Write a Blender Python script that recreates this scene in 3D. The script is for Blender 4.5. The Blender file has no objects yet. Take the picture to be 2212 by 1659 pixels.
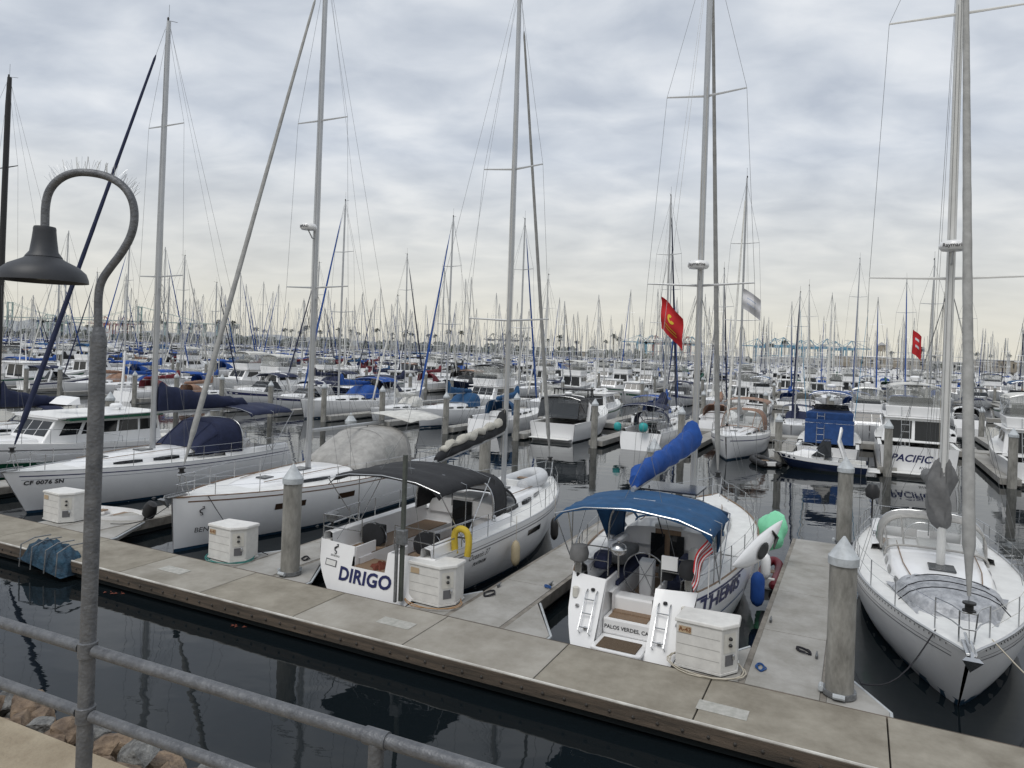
import bpy, bmesh, math, random
from math import *
from mathutils import Vector, Matrix
rnd=random.Random(11)
scene=bpy.context.scene; col=scene.collection
F=1534.;CX,CY=1106.,757.;ROLL=radians(2.0);H=6.5
def ray(px,py):
    dx=px-CX;dy=py-CY
    return (dx*cos(ROLL)+dy*sin(ROLL))/F,(-dx*sin(ROLL)+dy*cos(ROLL))/F
def atz(px,py,z):
    u,v=ray(px,py);Y=(H-z)/v;return Vector((u*Y,Y,z))
def atY(px,py,Y):
    u,v=ray(px,py);return Vector((u*Y,Y,H-v*Y))
TH=radians(-26.1);EX,EY=cos(TH),sin(TH);NX,NY=-EY,EX
def dk(s,t,z=0.): return Vector((.926+s*EX+t*NX,14.84+s*EY+t*NY,z))
OUT=TH+pi/2   # heading away from the walkway
INN=TH-pi/2
# ---------------------------------------------------------------- materials
MATS={}
def mat(name,c,rough=.5,metal=0,noise=.12,ns=3.,c2=None,bump=0,bs=30.,alpha=1,detail=4,coat=0,stretch=None,bd=.03):
    if name in MATS: return MATS[name]
    m=bpy.data.materials.new(name);m.use_nodes=True;nt=m.node_tree;b=nt.nodes['Principled BSDF']
    b.inputs['Roughness'].default_value=rough;b.inputs['Metallic'].default_value=metal
    b.inputs['Alpha'].default_value=alpha
    b.inputs['Coat Weight'].default_value=coat
    tc=nt.nodes.new('ShaderNodeTexCoord');src=tc.outputs['Object']
    if stretch:
        mp=nt.nodes.new('ShaderNodeMapping');mp.inputs['Scale'].default_value=stretch;nt.links.new(src,mp.inputs[0]);src=mp.outputs[0]
    n=nt.nodes.new('ShaderNodeTexNoise');n.inputs['Scale'].default_value=ns;n.inputs['Detail'].default_value=detail;n.inputs['Roughness'].default_value=.65
    nt.links.new(src,n.inputs['Vector'])
    r=nt.nodes.new('ShaderNodeValToRGB');r.color_ramp.elements[0].position=.32;r.color_ramp.elements[1].position=.66
    if c2 is None: c2=tuple(x*(1-noise) for x in c)
    r.color_ramp.elements[0].color=(*c2,1);r.color_ramp.elements[1].color=(*c,1)
    nt.links.new(n.outputs[0],r.inputs[0]);nt.links.new(r.outputs[0],b.inputs['Base Color'])
    if bump:
        n2=nt.nodes.new('ShaderNodeTexNoise');n2.inputs['Scale'].default_value=bs;n2.inputs['Detail'].default_value=5
        nt.links.new(src,n2.inputs['Vector'])
        bp=nt.nodes.new('ShaderNodeBump');bp.inputs['Strength'].default_value=bump;bp.inputs['Distance'].default_value=bd
        nt.links.new(n2.outputs[0],bp.inputs['Height']);nt.links.new(bp.outputs[0],b.inputs['Normal'])
    MATS[name]=m;return m
white=mat('gelcoat white',(.83,.83,.83),.28,noise=.07,ns=1.2,coat=.3,stretch=(1,1,.35))
white2=mat('aged deck white',(.76,.76,.74),.5,noise=.14,ns=2.5)
cream=mat('cream gelcoat',(.68,.66,.6),.4,noise=.1)
navyh=mat('navy hull paint',(.012,.02,.05),.15,noise=.3)
greenh=mat('green stripe paint',(.012,.09,.05),.25)
boot=mat('boot stripe blue',(.02,.06,.11),.35)
antif=mat('bottom paint black',(.012,.018,.02),.6)
brownstr=mat('brown rub rail',(.16,.09,.05),.5)
graystr=mat('thin grey stripe',(.14,.14,.15),.4)
groove=mat('shadowed panel groove',(.34,.33,.31),.6)
glass=mat('dark window glass',(.012,.014,.016),.06,noise=.3)
clear=mat('clear vinyl window',(.5,.51,.49),.25,alpha=.36)
smoke=mat('smoked vinyl window',(.05,.055,.06),.12,alpha=.82)
alu=mat('anodised mast aluminium',(.48,.49,.5),.4,.45,noise=.12,ns=2)
alu_w=mat('white painted mast',(.68,.68,.66),.4,noise=.1)
black=mat('black rubber plastic',(.015,.015,.016),.5)
steel=mat('stainless steel',(.55,.56,.57),.25,.9,noise=.15)
wire=mat('rigging wire',(.16,.165,.17),.4,.5)
teak=mat('teak deck',(.27,.185,.12),.65,noise=.4,ns=6,stretch=(1,14,1))
rope_w=mat('pale rope',(.5,.46,.38),.9);rope_b=mat('dark rope',(.02,.02,.025),.9);rope_bl=mat('blue rope',(.02,.08,.25),.8)
def canvas(n,c): return mat('canvas '+n,c,.85,noise=.3,ns=3.5,bump=.7,bs=4)
CAN={'navy':canvas('navy',(.012,.019,.058)),'blue':canvas('blue',(.012,.075,.32)),'teal blue':canvas('teal blue',(.012,.075,.185)),
 'dark grey':canvas('dark grey',(.019,.02,.023)),'light grey':canvas('light grey',(.42,.41,.39)),'tan':canvas('tan',(.33,.2,.14)),
 'white':canvas('white',(.68,.67,.63)),'green':canvas('green',(.02,.1,.07)),'grey':canvas('grey',(.17,.17,.17)),'maroon':canvas('maroon',(.16,.02,.03)),'mid blue':canvas('mid blue',(.015,.06,.2)),
 'furl grey':canvas('furl grey',(.36,.36,.35))}
sailcl=mat('off white sailcloth',(.52,.5,.44),.8,noise=.3,ns=4,bump=.6,bs=6)
silver=mat('silver tarp',(.5,.51,.53),.5,.2,ns=6,c2=(.27,.28,.3),bump=.8,bs=7,bd=.06)
concrete=mat('walkway concrete',(.33,.31,.27),.85,ns=1.1,c2=(.20,.183,.15),bump=.25,bs=60,detail=9)
concrete2=mat('finger concrete',(.37,.36,.34),.85,ns=1.6,c2=(.25,.24,.215),bump=.2,bs=60,detail=8)
pilem=mat('pile concrete',(.36,.35,.32),.85,ns=3,c2=(.15,.145,.13),bump=.5,bs=25,detail=8,stretch=(1,1,.35))
woodm=mat('weathered waler wood',(.13,.10,.075),.85,ns=3,c2=(.045,.038,.03),bump=.4,bs=30,stretch=(.3,.3,4))
woodl=mat('grey timber edge',(.27,.25,.22),.85,ns=3,c2=(.14,.125,.105))
capm=mat('grey white cone cap',(.50,.53,.55),.55,ns=6,c2=(.36,.38,.39))
boxm=mat('dock box fibreglass',(.72,.71,.68),.45,noise=.14,ns=5)
galv=mat('galvanised steel',(.26,.27,.28),.5,.6,ns=14,c2=(.15,.155,.16),bump=.15,bs=50)
railm=mat('painted grey pipe',(.15,.155,.165),.45,.3,ns=18,c2=(.085,.09,.1),bump=.25,bs=60)
lampm=mat('dark lamp enamel',(.03,.033,.04),.5,noise=.3,ns=8)
rockm=mat('rip rap rock',(.30,.22,.15),.9,ns=6,c2=(.07,.05,.04),bump=1,bs=11,detail=10,bd=.06)
rockg=mat('grey rock',(.27,.27,.26),.9,ns=14,c2=(.05,.05,.05),bump=1,bs=16,detail=10,bd=.05)
redf=mat('red flag cloth',(.48,.015,.02),.8);yelf=mat('yellow print',(.6,.42,.03),.8);whtf=mat('white flag cloth',(.6,.6,.62),.8)
bluef=mat('blue flag cloth',(.03,.05,.2),.8)
yel=mat('yellow foam cover',(.58,.42,.04),.7);mint=mat('mint green cover',(.25,.72,.44),.7,bump=.8,bs=5)
navytxt=mat('navy lettering',(.015,.02,.09),.4,noise=0);blktxt=mat('dark lettering',(.03,.03,.035),.4,noise=0);brtxt=mat('brown lettering',(.2,.08,.03),.5,noise=0)
foliage=mat('far foliage',(.085,.10,.07),.9,ns=.12,c2=(.05,.06,.05));trunkm=mat('palm trunk',(.17,.15,.13),.9)
hazeblue=mat('haze paled crane blue',(.16,.34,.46),.8);hazered=mat('haze paled crane red',(.36,.17,.15),.8);hazegreen=mat('haze paled bridge green',(.36,.46,.44),.9)  # distance haze painted in: crane and bridge colours made paler
tanb=mat('tan warehouse wall',(.38,.33,.26),.9);roofg=mat('grey roof',(.34,.34,.34),.8);whiteb=mat('pale building wall',(.55,.55,.53),.9)
hillm=mat('hazy hills',(.64,.67,.69),1,ns=.002);landm=mat('shore land',(.2,.18,.15),.95,ns=.05)  # hill colour lightened towards the sky, haze put into the material
rust=mat('rust red cloth',(.14,.035,.02),.9,bump=.6)
tarpb=mat('worn blue tarp',(.018,.07,.12),.75,ns=3,c2=(.008,.022,.04),bump=1,bs=6,bd=.08)
rubg=mat('grey inflatable rubber',(.58,.59,.6),.5,noise=.15)
# ---------------------------------------------------------------- mesh builder
class MB:
    def __init__(s): s.v=[];s.f=[]
    def face(s,pts):
        i=len(s.v);s.v+=[tuple(p) for p in pts];s.f.append(tuple(range(i,i+len(pts))));return s
    def grid(s,rows,closed=False,cap=False):
        i0=len(s.v);n=len(rows[0])
        for r in rows: s.v+=[tuple(p) for p in r]
        for a in range(len(rows)-1):
            for b in range(n if closed else n-1):
                c=(b+1)%n
                s.f.append((i0+a*n+b,i0+a*n+c,i0+(a+1)*n+c,i0+(a+1)*n+b))
        if cap:
            s.f.append(tuple(i0+b for b in range(n))[::-1]);k=i0+(len(rows)-1)*n;s.f.append(tuple(k+b for b in range(n)))
        return s
    def box(s,x0,x1,y0,y1,z0,z1): return s.prism([(x0,y0),(x1,y0),(x1,y1),(x0,y1)],z0,z1)
    def prism(s,poly,z0,z1,inset=None):
        i=len(s.v);n=len(poly);s.v+=[(p[0],p[1],z0) for p in poly]+[(p[0],p[1],z1) for p in (inset or poly)]
        s.f.append(tuple(range(i,i+n))[::-1]);s.f.append(tuple(range(i+n,i+2*n)))
        for k in range(n): s.f.append((i+k,i+(k+1)%n,i+n+(k+1)%n,i+n+k))
        return s
    def tube(s,pts,r,n=6,sq=1.,cap=True):
        pts=[Vector(p) for p in pts];rows=[];up=None
        for k,p in enumerate(pts):
            d=(pts[min(k+1,len(pts)-1)]-pts[max(k-1,0)])
            if d.length<1e-6: d=Vector((0,0,1))
            d.normalize()
            if up is None:
                up=Vector((0,0,1)) if abs(d.z)<.9 else Vector((1,0,0))
            a=(up-d*up.dot(d))
            if a.length<1e-4: a=d.orthogonal()
            a.normalize();b=d.cross(a);up=a
            rr=r[k] if isinstance(r,(list,tuple)) else r
            rows.append([p+a*(rr*cos(2*pi*j/n))+b*(rr*sq*sin(2*pi*j/n)) for j in range(n)])
        return s.grid(rows,True,cap)
    def lathe(s,prof,c=(0,0,0),n=16,sx=1,sy=1):
        rows=[[(c[0]+r*sx*cos(2*pi*j/n),c[1]+r*sy*sin(2*pi*j/n),c[2]+z) for j in range(n)] for r,z in prof]
        return s.grid(rows,True,True)
    def loft(s,b,t):
        i=len(s.v);s.v+=[tuple(p) for p in b]+[tuple(p) for p in t]
        s.f+=[(i+3,i+2,i+1,i),(i+4,i+5,i+6,i+7)]+[(i+k,i+(k+1)%4,i+4+(k+1)%4,i+4+k) for k in range(4)];return s
    def xf(s,M): s.v=[tuple(M@Vector(p)) for p in s.v];return s
    def build(s,name,m,par=None,smooth=True,bev=0,solid=0):
        me=bpy.data.meshes.new(name);me.from_pydata(s.v,[],s.f);me.validate();me.materials.append(m)
        if smooth:
            me.polygons.foreach_set('use_smooth',[True]*len(me.polygons));me.update()
            try: me.set_sharp_from_angle(angle=radians(42))
            except Exception: pass
        o=bpy.data.objects.new(name,me);col.objects.link(o)
        if par: o.parent=par
        if bev:
            b=o.modifiers.new('b','BEVEL');b.width=bev;b.segments=2;b.limit_method='ANGLE'
        if solid:
            b=o.modifiers.new('s','SOLIDIFY');b.thickness=solid
        return o
def tag(o,label,cat,group=None,kind=None):
    o['label']=label
    if kind: o['kind']=kind
    if cat: o['category']=cat
    if group: o['group']=group
    return o
def thing(name,label,cat,loc=(0,0,0),rz=0,group=None):
    o=bpy.data.objects.new(name,None);col.objects.link(o);o.location=loc;o.rotation_euler=(0,0,rz);o.empty_display_size=.2
    return tag(o,label,cat,group)
def struct(mb,name,m,smooth=False):
    o=mb.build(name,m,None,smooth);o['kind']='structure';return o
def textverts(body,size,shear=0,bold=0,sp=1.0):
    cu=bpy.data.curves.new('lettering','FONT');cu.body=body;cu.size=size;cu.align_x='CENTER';cu.align_y='CENTER';cu.shear=shear;cu.offset=bold;cu.space_character=sp;cu.resolution_u=3
    ob=bpy.data.objects.new('lettering',cu);col.objects.link(ob);bpy.context.view_layer.update()
    dg=bpy.context.evaluated_depsgraph_get();me=bpy.data.meshes.new_from_object(ob.evaluated_get(dg))
    v=[tuple(p.co) for p in me.vertices];f=[tuple(p.vertices) for p in me.polygons]
    bpy.data.objects.remove(ob);bpy.data.meshes.remove(me);return v,f
def lettering(body,size,fn,m,par,shear=0,bold=0,name='lettering',sp=1.0):
    v,f=textverts(body,size,shear,bold,sp);mb=MB();mb.v=[tuple(fn(a,b)) for a,b,_ in v];mb.f=f
    return mb.build(name,m,par,False)
# ---------------------------------------------------------------- hull
class Hull:
    def __init__(s,L,B,fs,fb,sr=.8,um=.42,p=2.3,rake=.6,tr=.3,kb=.3,ks=.84,kst=None,bul=0.):
        s.L,s.B,s.fs,s.fb,s.sr,s.um,s.p,s.rake,s.tr,s.kb,s.ks=L,B,fs,fb,sr,um,p,rake,tr,kb,ks
        s.kst=ks if kst is None else kst;s.bul=bul
    def hb(s,u):
        if u<s.um: f=s.sr+(1-s.sr)*sin(pi/2*u/s.um)
        else: f=1-((u-s.um)/(1-s.um))**s.p
        return max(.035,f*s.B/2)
    def sheer(s,u): return s.fs+(s.fb-s.fs)*max(0,u)**1.7
    def k(s,u): return s.ks*(1-u**3)+s.kb*u**3-(s.ks-s.kst)*(1-u)**4
    def P(s,u,zn,sd,off=0):
        B=s.hb(u);y=B*(1-(1-s.k(u))*abs(1-zn)**2.1);z=zn*s.sheer(u)
        return (u*s.L-s.rake*(1-zn)*u**8+s.tr*zn*(1-u)**6,sd*(y+off),z)
    def at(s,x,z,sd,off=.012):
        u=x/s.L
        for _ in range(6):
            zn=z/s.sheer(u);u+= (x-s.P(u,zn,1)[0])/s.L
        return s.P(u,z/s.sheer(u),sd,off)
    def mesh(s,n=22,m=8):
        mb=MB();us=[(i/n) for i in range(n+1)];us=[1-(1-u)**1.25 for u in us]
        for sd in (1,-1):
            rows=[]
            for u in us:
                r=[s.P(u,-.3+1.3*j/m,sd) for j in range(m+1)];a=r[0]
                rows.append([(a[0],0,a[2]-.1)]+r)
            mb.grid(rows if sd<0 else [r[::-1] for r in rows])
        return mb
    def band(s,z0,z1,u0=0,u1=1,off=.006,n=24,absz=False,rows=1):
        mb=MB()
        for sd in (1,-1):
            g=[]
            for i in range(n+1):
                u=u0+(u1-u0)*i/n;h=s.sheer(u)
                a,b=(z0/h,z1/h) if absz else (z0,z1)
                g.append([s.P(u,a+(b-a)*j/rows,sd,off) for j in range(rows+1)])
            mb.grid(g if sd<0 else [r[::-1] for r in g])
        return mb
    def tx(s,y,z,off=0):   # x of the transom surface
        return s.tr*z/s.sheer(0)-s.bul*(1-min(1,abs(y)/s.hb(0))**2)+off
    def transom(s,notch=None):
        mb=MB();n=32;B=s.hb(0);k=s.k(0);h=s.sheer(0)
        ys=[-B+2*B*i/n for i in range(n+1)]
        if notch: ys+= [notch[0]-1e-4,notch[0]+1e-4,notch[1]-1e-4,notch[1]+1e-4];ys.sort()
        g=[]
        for y in ys:
            f=min(1,abs(y)/B);q=(1-f)/(1-k)
            zb=max(-.3,1-q**(1/2.1))
            zt=1.
            if notch and notch[0]<y<notch[1]: zt=notch[2]/h
            zt=max(zt,zb)
            g.append([(s.tx(y,(zb+(zt-zb)*j/4)*h,-.004 if f<.999 else 0),y,(zb+(zt-zb)*j/4)*h) for j in range(5)])
        return mb.grid([r[::-1] for r in g])
def arch_surf(xf,w,h,zb,a0,a1,s0,s1,na=14,nx=5,off=0,pw=.55):
    g=[]
    for i in range(nx+1):
        s=s0+(s1-s0)*i/nx;r=[]
        for j in range(na+1):
            a=a0+(a1-a0)*j/na;c=cos(a);q=sin(a)
            r.append((xf(s)-off*.5,(w(s)+off)*(abs(c)**pw)*(1 if c>=0 else -1),zb(s)+(h(s)+off)*(abs(q)**pw)))
        g.append(r)
    return MB().grid(g)
def cover(mx,bl,z0,z1,yaw,h0=.42,h1=.16,w=.13,wob=.03,up=.7):
    g=[];n=20
    for i in range(n+1):
        t=i/n;x=mx-.12-t*bl;y=-yaw*t*bl;z=z0+(z1-z0)*t;hh=h0+(h1-h0)*t**.7+(up*max(0,1-t*9))+wob*sin(i*2.1);ww=w*(1-.35*t)*(1+.25*sin(i*1.7))
        if i in(0,n): hh*=.75;ww*=.7
        g.append([(x,y+ww*cos(2*pi*j/12)*(1+.12*sin(i*1.3+j*2)),z-.1+hh*(.5+.5*sin(2*pi*j/12))) for j in range(12)])
    return MB().grid(g,True,True)
def radar(par,x,z,y=0,txt=None,face=1):
    o=MB().lathe([(.02,0),(.26,.02),(.31,.08),(.31,.15),(.25,.23),(.1,.26),(.01,.265)],(x,y,z),16).build('radar_dome',white,par)
    MB().tube([(x,y,z),(x*.5+par.get('mx',x)*.5,y*.5,z-.25),(par.get('mx',x),0,z-.3)],.025,5).build('radar_bracket',alu,par)
    if txt:
        lettering(txt,.13,lambda a,b:(x-face*.317*cos(a/.317),y-face*.317*sin(a/.317),z+.115+b),blktxt,par,bold=.002)
    return o
def rigging(root,h,P,lod):
    L=h.L;mx=P['mx'];zd=P['deckz'];zt=P['mh'];mr=P.get('mr',.1);sp=P.get('sp',[(zt*.48,1.25),(zt*.76,.95)])
    n=10 if lod>1 else 6
    mm=P.get('mastm',alu)
    mast=MB().tube([(mx,0,zd-.1),(mx,0,zt*.5),(mx-.05,0,zt-1.5),(mx-.08,0,zt)],[mr,mr,mr*.9,mr*.7],n,sq=.75).build('mast',mm,root);mast['mx']=mx
    wr=P.get('wr',.006)
    for z,w in sp:
        if lod>0:
            for sd in(1,-1): MB().tube([(mx,0,z),(mx-.12,sd*w,z+.06)],[.04,.025],5,sq=.5).build('spreader',mm,mast)
        else: MB().tube([(mx,-w,z),(mx,w,z)],.03,3).build('spreader',mm,mast)
    if lod>0:
        MB().tube([(mx-.08,0,zt),(mx-.08,0,zt+.7)],.008,4).tube([(mx-.08,0,zt+.02),(mx-.5,0,zt+.12)],.01,4).lathe([(.04,0),(.05,.1),(.02,.14)],(mx-.02,.03,zt),6).build('masthead_antenna',black,mast)
    u=mx/L;hb=h.hb(u)-.04;sz=h.sheer(u);r=wr
    if lod>0:
        for sd in (1,-1):
            MB().tube([(mx-.1,sd*hb,sz)]+[(mx-.12,sd*w,z+.06) for z,w in sp]+[(mx-.06,0,zt-.3)],r,3).build('shroud',wire,root)
            for dx in ((.45,-.6) if lod>1 else (-.6,)):
                MB().tube([(mx+dx,sd*(hb-.05),sz),(mx,0,sp[0][0]-.1)],r,3).build('shroud',wire,root)
        if lod>1:
            for k,(dx,yy,zz) in enumerate([(.14,.05,zt-.3),(-.16,.06,zt-.4),(.16,-.07,zt*.8),(-.3,-.1,zt*.76)]):
                MB().tube([(mx+dx,yy,zd+1.),(mx+dx*.5,yy*.5,zz)],.005,3).build('halyard',P.get('halm',rope_w) if k%2 else wire,mast)
    else:
        m=MB()
        for sd in (1,-1): m.tube([(mx,sd*hb,sz),(mx,sd*sp[0][1],sp[0][0]),(mx,0,zt-.3)],r*1.2,3)
        m.build('shrouds',wire,root)
    fz=P.get('fz',zt-.4);B0=Vector((L-.12,0,h.sheer(1)+.05));T0=Vector((mx+.08,0,fz))
    gen=P.get('genoa')
    MB().tube([B0,T0],r*1.2,3).build('forestay',wire,root)
    if gen:
        gr=P.get('gr',.085);k=[.05,.09,.13,.2,.35,.6,.85,.93]
        rr=[gr*.3,gr*.8,gr,gr*1.1,gr*1.,gr*.8,gr*.55,gr*.2]
        if lod>1: k=[.05,.09]+[.1+i*.02 for i in range(42)]+[.93];rr=[gr*.3,gr*.8]+[gr*(1.1-.014*i)*(1+.035*sin(i*2.3)) for i in range(42)]+[gr*.2]
        MB().tube([B0.lerp(T0,q) for i,q in enumerate(k)],rr,9 if lod>1 else 5).build('furled_sail',gen,root)
        if lod>1: MB().lathe([(.11,0),(.11,.03),(.07,.04),(.07,.13),(.11,.14),(.11,.17)],B0.lerp(T0,.035),12).build('furling_drum',black,root)
    bz=h.sheer(0)
    m=MB();s0=(mx-.08,0,zt-.05);mid=(h.tr+ (mx-h.tr)*.16,0,bz+(zt-bz)*.16)
    m.tube([s0,mid],r,3)
    for sd in(1,-1): m.tube([mid,(h.tr+.1,sd*h.hb(0)*.75,bz)],r,3)
    m.build('backstay',wire,root)
    bl=P.get('bl',mx*.62);z0,z1=P.get('bz',(zd+1.0,zd+.95));yaw=P.get('yaw',0)
    if lod>0: MB().tube([(mx-.1,0,z0-.1),(mx-.1-bl-.15,-yaw*bl,z1-.1)],.07,8,sq=.8).build('boom',mm,root)
    if P.get('cover') : cover(mx,bl,z0,z1,yaw,*P.get('cov',(.42,.16,.14))).build('sail_cover',P['cover'],root)
    if lod>1:
        for sd in(1,-1):
            m=MB();top=(mx-.1,sd*.1,sp[0][0]-.3)
            for q in (.35,.65,.9): m.tube([top,(mx-.1-bl*q,sd*.1-yaw*bl*q,z0+(z1-z0)*q)],.004,3)
            m.build('lazy_jack',wire,root)
        MB().tube([(mx-bl,-yaw*bl,z1),(mx-.1,0,zt)],.005,3).build('topping_lift',wire,root)
        MB().tube([(mx-bl*.8,-yaw*bl*.8,z1-.15),(mx-bl*.8,0,bz+.4)],.015,4).build('mainsheet',rope_b,root)
    return mast
def lifelines(root,h,u0=.0,u1=.93,n=8,hgt=.6):
    for sd in(1,-1):
        pts=[]
        for i in range(n+1):
            u=u0+(u1-u0)*i/n;x,y,z=h.P(u,1,sd);pts.append((x,y-sd*.06,z))
        for p in pts[1:-1]: MB().tube([p,(p[0],p[1],p[2]+hgt)],.013,5).build('stanchion',steel,root)
        for q in(.5,1.): MB().tube([(p[0],p[1],p[2]+hgt*q-.01) for p in pts],.006,3).build('lifeline',steel,root)
    a=[h.P(u1,1,sd) for sd in (1,-1)];b=h.P(.99,1,1)
    for q in(.55,1.):
        pts=[(a[0][0]-.3,a[0][1]-.05,a[0][2]+hgt*q),(b[0]-.5,.22,b[2]+hgt*q*1.05),(b[0]-.08,.1,b[2]+hgt*q*1.08),(b[0]-.08,-.1,b[2]+hgt*q*1.08),(b[0]-.5,-.22,b[2]+hgt*q*1.05),(a[1][0]-.3,a[1][1]+.05,a[1][2]+hgt*q)]
        MB().tube(pts,.014,6).build('bow_pulpit',steel,root)
    for sd in(1,-1):
        MB().tube([(a[0][0]-.3,sd*(a[0][1]-.05),a[0][2]+hgt),(a[0][0]-.3,sd*(a[0][1]-.05),a[0][2])],.014,5).build('pulpit_leg',steel,root)
        MB().tube([(b[0]-.2,sd*.14,b[2]+hgt*1.05),(b[0]-.4,sd*.12,b[2])],.014,5).build('pulpit_leg',steel,root)
def stern_rail(root,h,gate=(-.35,.35),hgt=.62,u1=.16):
    for sd in(1,-1):
        e=gate[1] if sd>0 else -gate[0]
        p=[h.P(u1*i/3,1,sd) for i in range(4)][::-1];z=h.sheer(0)
        base=[(q[0],q[1]-sd*.06,q[2]) for q in p]+[(h.tr+.06,sd*(h.hb(0)*.6),z),(h.tr+.06,sd*e,z)]
        for q in(.5,1.): MB().tube([(b[0],b[1],b[2]+hgt*q) for b in base],.014,6).build('stern_rail',steel,root)
        for b in (base[0],base[3],base[5]): MB().tube([b,(b[0],b[1],b[2]+hgt)],.014,6).build('stern_rail_post',steel,root)
def cabin(root,h,xb,xf,w0,hc,m=white,win=True,lod=2,wins=((.08,.3),(.36,.55),(.62,.8)),winm=None):
    n=12
    def sec(t,off=0):
        x=xb+(xf-xb)*t;u=min(.98,x/h.L);w=min(w0,h.hb(u)*.66)*(1-.25*t**2)+off;z=h.sheer(u)-.03;hh=hc*(1-.72*t**2.2)*(1 if t<.93 else .45)+off
        return x,w,z,hh
    g=[]
    for i in range(n+1):
        x,w,z,hh=sec(i/n)
        half=[(w,0),(w*.955,hh*.55),(w*.88,hh*.88),(w*.7,hh*1.0),(w*.35,hh*1.08),(0,hh*1.1)]
        g.append([(x,a,z+b) for a,b in half]+[(x,-a,z+b) for a,b in half[-2::-1]])
    mb=MB().grid(g);mb.face(g[0][::-1]);mb.face(g[-1]);cab=mb.build('cabin',m,root)
    if win:
        for (a,b) in wins:
            for sd in(1,-1):
                rr=[]
                for i in range(5):
                    t=a+(b-a)*i/4;x,w,z,hh=sec(t)
                    e=.06 if i in(0,4) else 0
                    rr.append([(x,sd*(w*(1-.045*(q/.55))+.008),z+hh*q) for q in (.2+e,.62-e*1.2)])
                MB().grid(rr if sd<0 else [r[::-1] for r in rr]).build('cabin_window',winm or glass,cab)
    if lod>1:
        x,w,z,hh=sec(.5)
        MB().box(x-.28,x+.28,-.28,.28,z+hh*1.05,z+hh*1.05+.06).build('deck_hatch',smoke,cab,bev=.02)
        x,w,z,hh=sec(.8)
        MB().box(x-.22,x+.22,-.22,.22,z+hh*1.0,z+hh*1.05+.05).build('deck_hatch',smoke,cab,bev=.02)
        for sd in(1,-1):
            ps=[sec(.1+.8*i/6) for i in range(7)]
            MB().tube([(p[0],sd*p[1]*.72,p[2]+p[3]*1.0+.05) for p in ps],.014,5).build('grab_rail',teak,cab)
    return cab
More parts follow.
